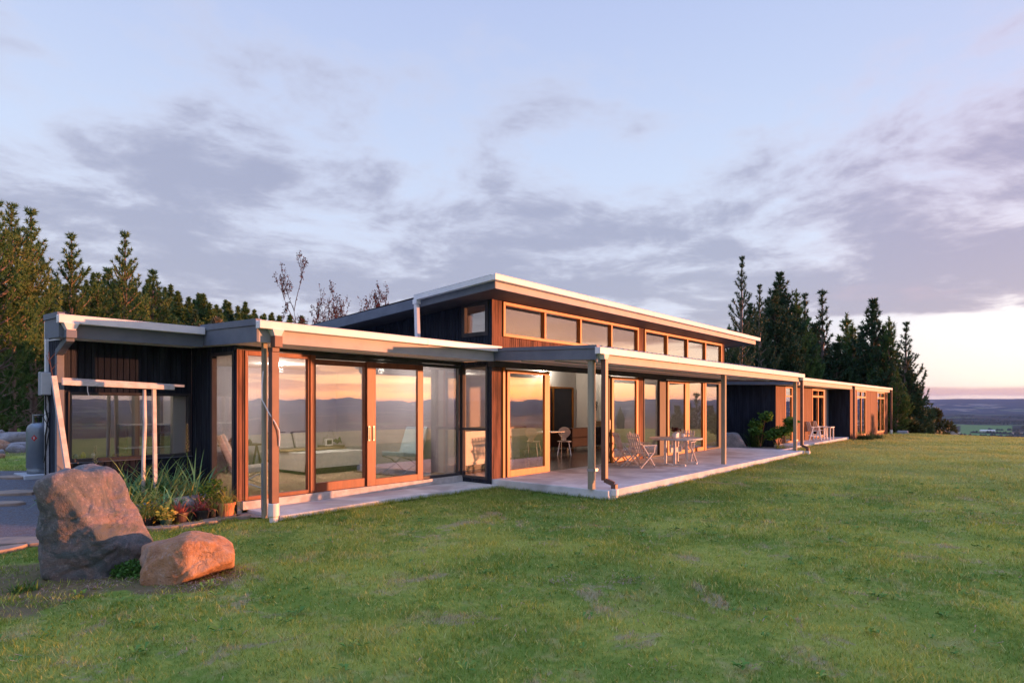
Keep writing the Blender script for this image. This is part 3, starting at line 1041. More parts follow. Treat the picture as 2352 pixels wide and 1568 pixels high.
# rainwater heads and pipes
def rainhead(x, y, z):
    mb = MB()
    mb.prism8([(x - .05, y - .05, z - .09), (x + .05, y - .05, z - .09), (x + .05, y + .05, z - .09), (x - .05, y + .05, z - .09), (x - .09, y - .07, z), (x + .09, y - .07, z), (x + .09, y + .07, z), (x - .09, y + .07, z)])
    return mb.build('rainwater_outlet', WHITE, house, bevel=0.005)


rainhead(-4.72, -0.165, 2.527)
rainhead(-6.72, 1.465, 2.552)
mb = MB()
mb.box(-4.78, -4.66, -0.235, -0.125, 2.28, 2.437)
mb.box(-4.775, -4.665, -0.16, -0.05, 2.22, 2.28)
mb.box(-4.775, -4.665, -0.15, -0.05, 0.10, 2.22)
dp = mb.build('downpipe', CHARC, house, bevel=0.006)
dp['label'] = 'brown square downpipe at the bedroom corner'
mb = MB()
mb.box(-6.78, -6.66, 1.405, 1.525, 2.36, 2.46)
mb.bar((-6.72, 1.465, 2.36), (-6.62, 2.33, 2.22), 0.09, 0.09)
mb.box(-6.66, -6.57, 2.29, 2.385, -0.1, 2.24)
mb.build('downpipe', FASC, house, bevel=0.004)


def pvc(x, y, z0, z1, r=0.075):
    mb = MB()
    mb.lathe((x, y, 0), [(r * 0.80, z0), (r * 0.80, z0 + (z1 - z0) * .4), (r, z0 + (z1 - z0) * .45), (r, z1 - 0.012), (r * 0.93, z1), (r * 0.7, z1)], 20)
    return mb.build('drain_socket', PVC, house, smooth=False)


pvc(-4.72, -0.10, -0.22, 0.10)
# slim timber post with white cable beside the downpipe
B().box(-4.80, -4.74, 0.03, 0.09, -0.12, 2.35).build('veranda_post', POST, house)
mb = MB()
mb.tube([(-4.81, 0.02, 1.95), (-4.84, 0.0, 1.75), (-4.85, -0.02, 1.55), (-4.80, -0.10, 1.38), (-4.73, -0.17, 1.22), (-4.68, -0.175, 1.12), (-4.67, -0.17, 1.02), (-4.672, -0.16, 0.9)], 0.008, 6)
mb.build('cable', WHITE, house)
B().box(-4.815, -4.775, 0.045, 0.075, 0.0, 0.66).build('conduit', GALV, house)
# strip to the ground at the left end
B().box(-6.62, -6.585, 2.98, 3.06, 0.0, 2.72).build('corner_flashing', WHITE, house)

# ---- veranda roof
vr = MB()
roof_slab('roof', 0.02, 12.25, -2.44, 0.0, 2.50, 2.60, 0.24, ROOFM, corr=True)
mb = MB()
mb.prism8([(-0.06, -2.47, 2.265), (-0.03, -2.47, 2.265), (-0.03, -0.10, 2.355), (-0.06, -0.10, 2.355), (-0.06, -2.47, 2.455), (-0.03, -2.47, 2.455), (-0.03, -0.10, 2.53), (-0.06, -0.10, 2.53)])
mb.build('fascia', FASC, house)
mb = MB()
mb.prism8([(12.25, -2.47, 2.22), (12.28, -2.47, 2.22), (12.28, -0.0, 2.30), (12.25, -0.0, 2.30), (12.25, -2.47, 2.50), (12.28, -2.47, 2.50), (12.28, -0.0, 2.58), (12.25, 0.0, 2.58)])
mb.build('fascia', FASC, house)
mb = MB()
mb.prism8([(-0.075, -2.49, 2.458), (0.03, -2.49, 2.458), (0.03, -0.11, 2.533), (-0.075, -0.11, 2.533), (-0.075, -2.49, 2.52), (0.03, -2.49, 2.52), (0.03, -0.11, 2.60), (-0.075, -0.11, 2.60)])
mb.build('barge_flashing', FASC, house)
B().box(-0.03, 12.25, -2.47, -2.44, 2.225, 2.36).build('fascia', FASCF, house)
gutter([(-0.10, -2.525, 2.415), (12.36, -2.525, 2.415)], w_=0.11, h=0.11)
rainhead(0.10, -2.525, 2.362)
rainhead(12.20, -2.525, 2.362)
mb = MB()
for yy in (-0.72, -1.5, -2.2):
    mb.box(0.05, 12.2, yy - 0.012, yy + 0.012, 2.26 + (yy + 2.44) * 0.041 - 0.02, 2.26 + (yy + 2.44) * 0.041)
mb.build('batten', GREYBOX, house)
for i, px_ in enumerate((0.03, 6.13, 12.22)):
    p = B().box(px_ - 0.05, px_ + 0.05, -2.37, -2.27, 0.0, 2.26).build('veranda_post', POST, house, bevel=0.004)
    if i != 1:
        B().box(px_ - 0.056, px_ + 0.12, -2.378, -2.262, 0.31, 0.36).build('bracket', GALV, p)
for px_ in (0.13, 12.22):
    mb = MB()
    mb.box(px_ - 0.045, px_ + 0.045, -2.57, -2.48, 0.16, 2.28)
    mb.bar((px_, -2.525, 0.17), (px_ + 0.06, -2.68, 0.10), 0.08, 0.08)
    mb.box(px_ + 0.015, px_ + 0.105, -2.73, -2.64, -0.02, 0.10)
    d_ = mb.build('downpipe', CHARC, house, bevel=0.005)
    pvc(px_ + 0.06, -2.685, gh(px_, -2.7) - 0.02, 0.02 if px_ < 5 else 0.0)

# ---- far wing
FY, GY = -0.85, -1.65
wall([(15.05, 16.17, -0.0, 2.22), (17.10, 20.0, -0.0, 2.22)], 'Y', FY, CEDARC, p=0.14, g=0.008)
window('tall_window', 'Y', FY, 16.18, 17.09, 0.0, 2.2, CEDAR, 0.06, rails=(1.83,))
window('double_door', 'Y', FY, 20.01, 22.0, 0.02, 2.2, CEDAR, 0.09, mull=(21.0,), rails=(1.86,), gm=GLASSD)
B().box(15.0, 22.6, FY - 0.05, FY + 0.05, -0.25, -0.005).build('plinth', PLINTH, house)
wall([(FY + .01, 3.0, -0.1, 2.3)], 'X', 15.05, CLAD)
B().box(22.01, 22.9, FY + 0.02, FY + 0.1, -0.1, 2.25).build('recess_panel', FASC, house)
wall([(GY + 0.01, 1.0, -0.1, 2.22)], 'X', 23.4, CLAD, label='black boarded side wall of the porch recess')
wall([(23.4, 24.75, -0.22, 2.22), (26.95, 29.85, -0.22, 2.22), (32.05, 33.2, -0.22, 2.22), (24.75, 26.95, -0.22, -0.05), (29.85, 32.05, -0.22, -0.05)], 'Y', GY, CEDARC, p=0.14, g=0.008)
window('tall_window', 'Y', GY, 24.76, 26.94, -0.05, 2.22, CEDAR, 0.09, mull=(25.85,), rails=(1.87,), gm=GLASSD)
window('tall_window', 'Y', GY, 29.86, 32.04, -0.05, 2.22, CEDAR, 0.09, mull=(30.95,), rails=(1.87,), gm=GLASSD)
B().box(28.9, 33.25, GY - 0.06, GY + 0.04, -0.6, -0.225).build('plinth', PLINTH, house)
B().box(22.9, 23.38, 0.95, 1.0, -0.1, 2.25)
mb = MB()
mb.box(15.1, 33.1, 2.8, 2.9, -0.6, 2.3)
mb.box(33.1, 33.2, GY + 0.02, 2.9, -0.6, 2.3)
mb.build('rear_wall', CLAD, house)
roof_slab('roof', 14.75, 33.3, -1.72, 3.2, 2.40, 2.52, 0.19, ROOFM, pitch=0.3)
B().box(14.75, 33.3, -1.75, -1.72, 2.225, 2.37).build('fascia', FASCF, house)
mb = MB()
mb.prism8([(14.72, -1.75, 2.22), (14.75, -1.75, 2.22), (14.75, 3.2, 2.33), (14.72, 3.2, 2.33), (14.72, -1.75, 2.42), (14.75, -1.75, 2.42), (14.75, 3.2, 2.55), (14.72, 3.2, 2.55)])
mb.build('fascia', FASC, house)
gutter([(14.7, -1.805, 2.42), (33.4, -1.805, 2.42)], w_=0.11, h=0.10)
for px_ in (23.45, 33.3):
    B().box(px_ - 0.045, px_ + 0.045, -1.85, -1.76, -0.15, 2.37).build('downpipe', CHARC, house)
pvc(33.3, -1.805, gh(33.3, -1.8) - 0.02, 0.02)

# ---- floors, ceilings, interior walls
mb = MB()
mb.box(-4.66, -0.02, 0.95, 6.4, -0.1, 0.05)
mb.build('bedroom_floor', CARPET, house)
mb = MB()
mb.box(0.02, 12.05, 0.03, 7.0, -0.3, -0.004)
mb.build('living_floor', POLC, house)
mb = MB()
mb.box(-4.66, -0.1, 0.96, 6.4, 2.31, 2.33)
mb.box(-6.5, -4.66, 2.48, 3.05, 2.34, 2.36)
mb.box(0.1, 12.05, 0.1, 7.0, 3.57, 3.60) if False else None
mb.build('ceiling', PLAST, house)
mb = MB()
mb.box(-4.66, -0.12, 5.1, 5.18, 0.05, 2.31)
mb.box(-0.12, -0.06, 0.95, 6.38, 0.05, 2.31)
mb.box(-1.02, -0.80, 5.02, 5.1, 0.05, 2.31)
mb.build('interior_wall', PLASTB, house)
mb = MB()
mb.box(-4.74, -4.68, 2.45, 6.38, 0.05, 2.31)
mb.build('interior_wall', PLASTB, house)
# studio
mb = MB()
mb.box(-6.5, -4.8, 2.95, 3.0, 0.0, 2.34)
mb.build('interior_wall', PLASTD, house)
mb = MB()
mb.box(-5.02, -4.80, 2.50, 2.9, 0.0, 2.34)
mb.build('interior_wall', PLAST, house)
B().box(-6.48, -4.8, 2.48, 2.95, -0.1, 0.05).build('studio_floor', CARPET, house)
# living room
mb = MB()
mb.box(0.1, 8.55, 5.0, 5.1, 0.0, 3.5)
mb.box(10.15, 12.05, 5.0, 5.1, 0.0, 3.5)
mb.box(8.55, 10.15, 5.0, 5.1, 2.12, 3.5)
mb.box(10.4, 10.5, 4.2, 5.0, 0.0, 3.5)
mb.box(0.095, 0.14, 0.86, 5.0, 0.0, 3.5)
mb.box(12.0, 12.04, 0.12, 7.0, 0.0, 3.5)
mb.build('interior_wall', PLAST, house)
B().box(8.62, 10.08, 4.98, 5.03, 0.0, 2.08).build('interior_door', DOORB, house)
fb_ = MB()
frame_rects(fb_, 'Y', 4.95, 5.0, [(8.5, 8.6, 0, 2.12), (10.1, 10.18, 0, 2.12), (8.6, 10.1, 2.08, 2.14), (8.86, 8.93, 0, 2.08)])
fb_.build('door_frame', CEDAR, house)

# wall lamp, lit
lamp = tag(B().lathe((8.3, 4.86, 2.50), [(0.05, 0), (0.16, 0.02), (0.17, 0.06), (0.02, 0.07)], 16).build('wall_lamp', emis('lamp_glow', (1.0, 0.78, 0.5), 6.0)), 'lit uplight lamp high on the white living room wall', 'lamp')


def pointlight(loc, e, c=(1.0, 0.86, 0.72), r=0.06):
    l = bpy.data.lights.new('lamp_light', 'POINT')
    l.energy = e
    l.color = c
    l.shadow_soft_size = r
    o = bpy.data.objects.new('lamp_light', l)
    COL.objects.link(o)
    o.location = loc


pointlight((8.3, 4.72, 2.75), 20)


def downlight(loc, z, label, e):
    o = tag(B().lathe((loc[0], loc[1], z), [(0.03, -0.035), (0.045, -0.03), (0.05, 0.0), (0.02, 0.001)], 12).build('ceiling_spotlight', emis('spot_glow', (1.0, 0.8, 0.55), 4.0) if 'spot_glow' not in MATS else MATS['spot_glow']), label, 'lamp')
    pointlight((loc[0], loc[1], z - 0.12), e)


downlight((11.2, 4.3), 3.30, 'lit ceiling spot shining on the white wall by the art', 18)
downlight((3.0, 4.6), 3.40, 'lit ceiling spot above the kitchen bench', 4)
downlight((-2.6, 3.4), 2.31, 'added bedroom ceiling spot above the bed, brightening the room', 33)  # added lamp, brightens the bedroom behind the glass
downlight((-1.0, 2.2), 2.31, 'added bedroom ceiling spot above the lounge chair, spreading the fill light', 13)  # second added lamp, spreads the fill light in the bedroom
downlight((-5.7, 2.72), 2.33, 'added spot in the studio ceiling behind the picture window', 1.6)  # lamp added to light the studio interior
# ------------------------------------------------------------------ boulders
def boulder(name, planes, loc, rz, m, seed, sub=5, rough=0.03, sharp=14.0, fscale=1.6, label='', group=None, stretch=(1, 1, 1)):
    """rounded polyhedron from cutting planes (normal, distance), then broken up with noise"""
    me = bpy.data.meshes.new(name)
    import bmesh
    bm = bmesh.new()
    bmesh.ops.create_icosphere(bm, subdivisions=sub, radius=1.0)
    pl = [(Vector(n).normalized(), d) for n, d in planes]
    off = Vector((seed * 3.1, seed * 1.7, seed * 0.9))
    for v in bm.verts:
        d = v.co.normalized()
        s = 0.0
        for n, dist in pl:
            c = n.dot(d)
            if c > 1e-3:
                s += (c / dist) ** sharp
        r_ = (1.0 / s) ** (1.0 / sharp) if s > 0 else 1.0
        r_ = min(r_, 1.6)
        p = d * r_
        k = mnoise.fractal(p * fscale + off, 0.9, 2.1, 5)
        rid = abs(mnoise.noise(p * fscale * 0.9 + off * 2)) 
        p = p + d * (k * rough - (0.06 - min(rid, 0.06)) * rough * 5)
        k2 = mnoise.fractal(p * 9 + off, 0.8, 2.0, 4)
        p = p + d * k2 * rough * 0.18
        v.co = Vector((p.x * stretch[0], p.y * stretch[1], p.z * stretch[2]))
    bm.to_mesh(me)
    bm.free()
    me.materials.append(m)
    me.polygons.foreach_set('use_smooth', [True] * len(me.polygons))
    o = link(name, me, loc=loc)
    o.rotation_euler = (0, 0, rz)
    return tag(o, label, 'boulder', group)


def rockmat(name, stops, sc=2.2, c_stain=None, stain_th=(0.52, 0.62)):
    m = bpy.data.materials.new(name)
    m.use_nodes = True
    t = NT(m.node_tree)
    b = t.n['Principled BSDF']
    co = t.node('ShaderNodeTexCoord').outputs['Object']
    n = t.noise(co, sc, 8, 0.66, 0.6)
    c = t.ramp(n, stops)
    n2 = t.noise(co, sc * 9, 5, 0.7)
    c = t.mix(t.math('MULTIPLY', t.maprange(n2, 0.5, 0.75), 0.5), c, (0.42, 0.36, 0.34))
    spk = t.noise(co, 42, 3, 0.7)
    c = t.mix(t.math('MULTIPLY', t.maprange(spk, 0.62, 0.72), 0.6), c, (0.50, 0.45, 0.42))
    c = t.mix(t.math('MULTIPLY', t.maprange(spk, 0.40, 0.30, ), 0.5), c, (0.06, 0.06, 0.065))
    if c_stain:
        c = t.mix(t.math('MULTIPLY', t.maprange(t.noise(co, sc * 0.8, 6, 0.65, 0.9), *stain_th), 0.85), c, c_stain)
    t.put(b.inputs['Base Color'], c)
    b.inputs['Roughness'].default_value = 0.8
    bn = t.node('ShaderNodeBump')
    bn.inputs['Strength'].default_value = 0.9
    bn.inputs['Distance'].default_value = 0.03
    vo = t.node('ShaderNodeTexVoronoi')
    vo.feature = 'DISTANCE_TO_EDGE'
    vo.inputs['Scale'].default_value = 1.7
    vv = t.node('ShaderNodeVectorMath', operation='ADD')
    t.put(vv.inputs[0], co)
    t.put(vv.inputs[1], t.vscale(t.noise(co, 4, 4, out=1), (.5, .5, .5)))
    t.put(vo.inputs['Vector'], vv.outputs[0])
    crack = t.math('MAXIMUM', t.maprange(vo.outputs['Distance'], 0.0, 0.022, 0.0, 1.0), t.maprange(t.noise(co, 2.3, 3), 0.56, 0.62, 1.0, 0.0))
    c = t.mix(t.math('MULTIPLY', t.math('SUBTRACT', 1.0, crack), 0.35), c, (0.05, 0.045, 0.04))
    t.put(b.inputs['Base Color'], c)
    h = t.math('ADD', t.noise(co, 9, 8, 0.7, 0.4), t.math('MULTIPLY', t.noise(co, 60, 4, 0.7), 0.45))
    h = t.math('ADD', h, t.math('MULTIPLY', crack, 0.25))
    t.put(bn.inputs['Height'], h)
    t.l.new(bn.outputs[0], b.inputs['Normal'])
    return m


ROCKA = rockmat('grey_pink_stone', [(0.3, (0.055, 0.07, 0.075)), (0.45, (0.13, 0.135, 0.135)), (0.55, (0.185, 0.145, 0.130)), (0.7, (0.27, 0.21, 0.19))], 2.6, (0.065, 0.09, 0.09), (0.48, 0.58))
ROCKB = rockmat('ochre_stone', [(0.3, (0.20, 0.085, 0.035)), (0.5, (0.38, 0.20, 0.095)), (0.7, (0.42, 0.29, 0.19))], 2.4, (0.22, 0.17, 0.14), (0.55, 0.66))
ROCKC = rockmat('grey_stone', [(0.3, (0.14, 0.15, 0.16)), (0.5, (0.24, 0.24, 0.24)), (0.7, (0.36, 0.34, 0.32))], 2.0)
# local axes of the boulders: x = picture right, y = away from the camera
VR = R(YAW - 90)
big = boulder('boulder', [((-.995, -.05, -.05), .475), ((-.47, -.87, -.17), .43), ((.56, -.67, .45), .30), ((.92, .0, .38), .365), ((.86, .1, .5), .43), ((.10, -.1, 1), .53), ((-.45, .1, .9), .60), ((0, 1, 0), .48), ((0, 0, -1), .60), ((1, -.1, 0), .52), ((.55, -.75, -.25), .47), ((-.5, -.1, -.85), .62), ((-.8, .6, .1), .5), ((.7, .7, .2), .45)],
              (-7.20, -1.17, 0.30), VR + R(33.7), ROCKA, 3, sub=6, label='large upright grey and pink boulder on the lawn by the garden bed', sharp=34, rough=0.055, fscale=2.4, stretch=(.94, .9, 1.0))
small = boulder('boulder', [((-.93, -.2, .37), .37), ((-.35, -.92, .05), .30), ((.35, -.9, .22), .29), ((.72, -.1, .69), .335), ((1, -.1, -.05), .42), ((.25, .0, .97), .275), ((-.3, .1, .95), .285), ((-.62, -.5, .6), .33), ((0, 1, 0), .36), ((0, 0, -1), .26), ((.4, -.5, -.8), .27), ((-1, .2, -.3), .43)],
                (-6.71, -2.08, 0.0), VR + R(27.4), ROCKB, 8, sub=6, label='low orange ochre boulder lying at the foot of the tall one', sharp=30, rough=0.030, fscale=2.4, stretch=(.95, .92, .80))
boulder('boulder', [((-1, 0, .1), .55), ((0, -1, .1), .45), ((1, 0, .3), .5), ((0, 0, 1), .40), ((-.6, 0, .8), .45), ((0, 1, 0), .5), ((.5, -.5, .7), .45), ((0, 0, -1), .4)],
        (14.05, 0.45, 0.10), VR, ROCKC, 5, sub=5, stretch=(.75, .8, .85), label='rounded grey boulder beside the dark wall past the veranda')
# rock bank at the left edge of the picture
rng = random.Random(4)
bankspots = [(-4.72, 13.9, .62), (-4.1, 14.3, .34), (-5.35, 13.6, .40), (-5.2, 11.4, .50), (-5.75, 10.8, .34), (-4.9, 12.2, .36), (-5.9, 11.9, .38), (-5.5, 9.9, .22), (-6.15, 10.0, .26), (-6.0, 9.2, .18), (-4.5, 12.9, .42), (-5.9, 13.0, .5), (-6.6, 11.0, .4), (-5.0, 10.9, .2), (-5.35, 10.5, .24), (-4.35, 11.9, .2), (-6.1, 8.6, .13), (-5.6, 12.5, .28)]
looks = ['pale', 'grey', 'flat', 'angular', 'brown tinged', 'rounded']
for i, (x, y, s) in enumerate(bankspots):
    pl = [((rng.uniform(-1, 1), rng.uniform(-1, 1), rng.uniform(-.6, 1)), rng.uniform(.7, 1.0)) for k in range(10)] + [((0, 0, 1), .7), ((0, 0, -1), .8), ((1, 0, 0), .95), ((-1, 0, 0), .95), ((0, 1, 0), .9), ((0, -1, 0), .9)]
    boulder('rock', pl, (x, y, gh(x, y) + s * 0.25), rng.uniform(0, 6), ROCKB if i % 4 == 0 else ROCKC, 20 + i, sub=3, label='loose grey field rock in the rock bank beyond the gas cylinder at the left edge', group='rocks in the bank', stretch=(s, s, s * 0.7))
    bpy.data.objects[-1] if False else None
for o in COL.objects:
    if o.name.startswith('rock') and o.get('group'):
        o['category'] = 'rock'

# stepping stones and the edging of flat stones
STEPM = mat('sandstone_flag', (0.36, 0.27, 0.20), (0.24, 0.20, 0.17), 0.85, 6, bump=0.4, bscale=30)
def flag(name, label, cat, cx, cy, rx, ry, h, rot, seed, group=None, m=None):
    r_ = random.Random(seed)
    mb = MB()
    n = 11
    pts = []
    for k in range(n):
        a = 2 * math.pi * k / n
        q_ = r_.uniform(0.86, 1.1)
        x, y = math.cos(a) * rx * q_, math.sin(a) * ry * q_
        pts.append((x * math.cos(rot) - y * math.sin(rot), x * math.sin(rot) + y * math.cos(rot)))
    z0 = gh(cx, cy) - 0.03
    for x, y in pts:
        mb.v.append((cx + x, cy + y, z0))
    for x, y in pts:
        mb.v.append((cx + x, cy + y, z0 + 0.03 + h))
    mb.f.append(tuple(range(n, 2 * n)))
    for i in range(n):
        j = (i + 1) % n
        mb.f.append((i, j, n + j, n + i))
    o = mb.build(name, m or STEPM, bevel=0.012)
    return tag(o, label, cat, group)


steps = [(-6.52, 5.0, .34, .2, 'farthest from the lawn, near the gas cylinder'), (-6.85, 3.75, .36, .22, 'second from the gas cylinder'), (-7.12, 3.05, .3, .18, 'at the left edge of the picture, smallest'), (-7.45, 0.98, .42, .22, 'largest, close behind the tall boulder')]
for i, (x, y, a, b_, l) in enumerate(steps):
    flag('stepping_stone', 'flat sandstone stepping stone in the gravel drive, ' + l, 'stepping stone', x, y, a, b_, 0.035, VR + .2, 40 + i, 'stepping stones in the drive')
edge = [(-7.75, 0.52, .42, .13), (-7.02, 0.66, .36, .13), (-6.28, 0.66, .25, .11), (-5.95, 0.50, .20, .10), (-5.62, 0.46, .19, .11), (-5.30, 0.50, .20, .13), (-5.02, 0.60, .19, .13), (-4.86, 0.50, .12, .10)]
for i, (x, y, a, b_) in enumerate(edge):
    dx, dy = edge[min(i + 1, len(edge) - 1)][0] - edge[max(i - 1, 0)][0], edge[min(i + 1, len(edge) - 1)][1] - edge[max(i - 1, 0)][1]
    nm = ['far left of the tall boulder', 'hidden mostly behind the tall boulder', 'first right of the tall boulder', 'second right of the tall boulder', 'middle of the row in front of the pots', 'below the pink spiky plant', 'below the terracotta pot', 'last one by the concrete path'][i]
    flag('edging_stone', 'flat pale edging stone, ' + nm, 'edging stone', x, y, a, b_, 0.05, math.atan2(dy, dx), 60 + i, 'garden edging stones')
B().box(-6.50, -5.80, 4.72, 5.42, gh(-6, 5) - 0.1, gh(-6, 5) + 0.055).build('concrete_pad', CONC, bevel=0.01)
tag(COL.objects['concrete_pad'], 'small square concrete pad under the gas cylinder', 'pad')

# ------------------------------------------------------------------ gas cylinder, meter box
GX, GYY = -6.225, 5.05
gz = gh(-6, 5) + 0.055
gas = thing('gas_cylinder', 'tall grey steel gas cylinder standing by the left end of the house', 'gas cylinder', (GX, GYY, gz))
mb = MB()
mb.lathe((0, 0, 0), [(0.165, 0.0), (0.17, 0.02), (0.17, 0.075), (0.16, 0.085), (0.178, 0.11), (0.178, 0.72), (0.172, 0.78), (0.15, 0.83), (0.11, 0.865), (0.07, 0.88)], 32)
mb.build('body', mat('grey_cylinder_paint', (0.17, 0.21, 0.245), (0.21, 0.25, 0.285), 0.35, 3, metallic=0.35), gas, smooth=True)
mb = MB()
for a0 in (2.2, 5.2):
    pts = []
    for k in range(7):
        a = a0 + k * 0.22
        pts.append((0.085 * math.cos(a), 0.085 * math.sin(a)))
    for (x0, y0), (x1, y1) in zip(pts[:-1], pts[1:]):
        mb.bar((x0, y0, 0.945), (x1, y1, 0.945), 0.012, 0.14)
for k in range(16):
    a, b_ = 2 * math.pi * k / 16, 2 * math.pi * (k + 1) / 16
    mb.bar((0.085 * math.cos(a), 0.085 * math.sin(a), 1.015), (0.085 * math.cos(b_), 0.085 * math.sin(b_), 1.015), 0.016, 0.02)
mb.build('collar', GALV, gas)
mb = MB()
mb.lathe((0, 0, 0), [(0.02, 0.87), (0.02, 0.95), (0.035, 0.955), (0.035, 0.98), (0.01, 0.985)], 12)
mb.tube([(0.02, 0, 0.93), (0.08, 0.05, 0.97), (0.2, 0.0, 1.0), (0.30, -0.05, 1.1), (0.28, -0.1, 1.35), (0.22, -0.2, 1.5)], 0.008, 6)
mb.build('valve', BLACK, gas)
# red diamond label wrapped on the side facing the lawn
mb = MB()
ad = math.atan2(CAM[1] - GYY, CAM[0] - GX) - 0.35
pts = []
for (da, dz) in ((-.26, 0), (0, -.055), (.26, 0), (0, .055)):
    pts.append((0.1795 * math.cos(ad + da), 0.1795 * math.sin(ad + da), 0.62 + dz))
c0 = (0.1835 * math.cos(ad), 0.1835 * math.sin(ad), 0.62)
for k in range(4):
    n = len(mb.v)
    mb.v += [pts[k], pts[(k + 1) % 4], c0]
    mb.f.append((n, n + 1, n + 2))
lb = mb.build('label', REDM, gas)
mb = MB()
for dz, hw in ((0.012, .045), (-0.006, .06), (-0.022, .035)):
    a, b_ = ad - hw, ad + hw
    mb.quad((0.187 * math.cos(a), 0.187 * math.sin(a), .62 + dz), (0.187 * math.cos(b_), 0.187 * math.sin(b_), .62 + dz), (0.187 * math.cos(b_), 0.187 * math.sin(b_), .632 + dz), (0.187 * math.cos(a), 0.187 * math.sin(a), .632 + dz))
mb.build('label_text_bars', WPL, gas)

mbx = thing('meter_box', 'pale grey electrical box on the left end wall above the gas cylinder', 'meter box', (-6.63, 3.0, 1.62))
B().box(-0.075, 0.06, -0.10, 0.03, 0.0, 0.345).build('housing', GREYBOX, mbx, bevel=0.008)
B().box(-0.068, 0.053, -0.112, -0.101, 0.012, 0.333).build('lid', WPL, mbx, bevel=0.004)
mb = MB()
mb.tube([(0.0, -0.03, 0.0), (0.0, -0.03, -0.2), (0.03, -0.05, -0.35), (0.0, -0.03, -0.6), (0.0, -0.03, -1.4)], 0.010, 6)
mb.tube([(0.03, -0.04, 0.0), (0.06, -0.05, -0.25), (-0.04, -0.06, -0.3), (0.05, -0.04, -0.5), (-.02, -0.03, -1.0)], 0.006, 6)
mb.build('cables', BLACK, mbx)

# ------------------------------------------------------------------ leaning timber frame in front of the studio
per = thing('timber_frame', 'weathered pale timber plant frame leaning in front of the picture window', 'plant frame', (-6.6, 1.6, 0.0))
mb = MB()
mb.bar((-0.27, 0.0, 1.86), (-0.02, 0.0, -0.12), 0.06, 0.058, up=(0, 1, 0))
mb.build('post', WEATH, per, bevel=0.004)
mb = MB()
mb.bar((-0.18, -0.02, 1.775), (1.235, 0.0, 1.735), 0.05, 0.068)
mb.build('beam', WEATH, per, bevel=0.006)
mb = MB()
mb.bar((-0.16, 0.06, 1.825), (1.40, 0.06, 1.765), 0.04, 0.035)
mb.build('batten', WEATH, per)
mb = MB()
mb.bar((0.975, 0.06, 1.75), (1.0, 0.06, -0.1), 0.05, 0.05, up=(0, 1, 0))
mb.build('post', WEATH, per, bevel=0.004)
mb = MB()
mb.tube([(0.86, 0.10, 1.70), (0.865, 0.09, 1.2), (0.85, 0.1, 0.7), (0.84, 0.1, -0.1)], [0.024, 0.028, 0.026, 0.03], 9)
mb.build('rustic_pole', WEATH, per, smooth=True)
mb = MB()
mb.tube([(0.1, -0.05, 1.73), (0.1, -0.06, 1.66), (0.115, -0.06, 1.6)], 0.006, 5)
mb.build('string', WEATH, per)
# bare twig on the wall corner
mb = MB()
mb.tube([(0, 0, 0), (-.03, 0, .2), (-.06, 0, .42)], [.008, .006, .002], 5)
for k, (a, z) in enumerate(((.5, .15), (-.6, .25), (.4, .3), (-.3, .35))):
    mb.tube([(-.02 - z * .1, 0, z), (-.02 + a * .12, -.03, z + .12)], [.005, .002], 5)
tw = mb.build('bare_twig', TWIG)
tw.location = (-6.72, 2.2, 1.80)
tag(tw, 'small bare twig sticking up behind the top of the leaning timber frame', 'twig')


# ------------------------------------------------------------------ strap leaved and potted plants
def blades(n, spread, hmin, hmax, width, rng_, lean=0.6, droop=0.5, base_r=0.05, seg=4):
    """arching strap leaves: array of quads with a per-leaf value"""
    V, rn = [], []
    for _ in range(n):
        a = rng_.uniform(0, 2 * math.pi)
        r0 = base_r * math.sqrt(rng_.random())
        bx, by = r0 * math.cos(rng_.uniform(0, 6.28)), r0 * math.sin(rng_.uniform(0, 6.28))
        L = rng_.uniform(hmin, hmax)
        ln = rng_.uniform(0.05, lean)
        dr = rng_.uniform(0.1, droop)
        wd = width * rng_.uniform(0.6, 1.2)
        tw_ = rng_.uniform(-.6, .6)
        sx, sy = -math.sin(a + tw_), math.cos(a + tw_)
        prev = None
        x, z = 0.0, 0.0
        ang = ln
        rv = rng_.random()
        for k in range(seg + 1):
            f = k / seg
            ww = wd * (1 - f ** 2.2) * 0.5 + 0.0008
            px_, py_, pz_ = bx + x * math.cos(a) * 1.0, by + x * math.sin(a), z
            cur = ((px_ - sx * ww, py_ - sy * ww, pz_), (px_ + sx * ww, py_ + sy * ww, pz_))
            if prev:
                V += [prev[0], prev[1], cur[1], cur[0]]
                rn.append(rv)
            prev = cur
            ang += dr * (0.5 + f) * 1.1
            x += math.sin(min(ang, 2.6)) * L / seg
            z += math.cos(min(ang, 2.6)) * L / seg
    V = [(vx * spread, vy * spread, vz) for vx, vy, vz in V]
    return V, rn


def leaves(n, rx, ry, rz_, cz, size, rng_, flat=0.5):
    V, rn = [], []
    for _ in range(n):
        while True:
            p = [rng_.uniform(-1, 1) for _ in range(3)]
            if sum(c * c for c in p) <= 1:
                break
        c = Vector((p[0] * rx, p[1] * ry, cz + p[2] * rz_))
        d = Vector((rng_.gauss(0, 1), rng_.gauss(0, 1), rng_.gauss(0.2, flat))).normalized()
        s = d.cross(Vector((rng_.gauss(0, 1), rng_.gauss(0, 1), rng_.gauss(0, 1)))).normalized()
        L = size * rng_.uniform(0.6, 1.3)
        w_ = L * 0.35
        V += [tuple(c), tuple(c + d * L * .5 + s * w_), tuple(c + d * L), tuple(c + d * L * .5 - s * w_)]
        rn.append(rng_.random())
    return V, rn


def plant(name, label, cat, loc, V, rn, m, group=None, k=4):
    o = link(name, fastmesh(name, V, k, m, rn), loc=loc)
    return tag(o, label, cat, group)


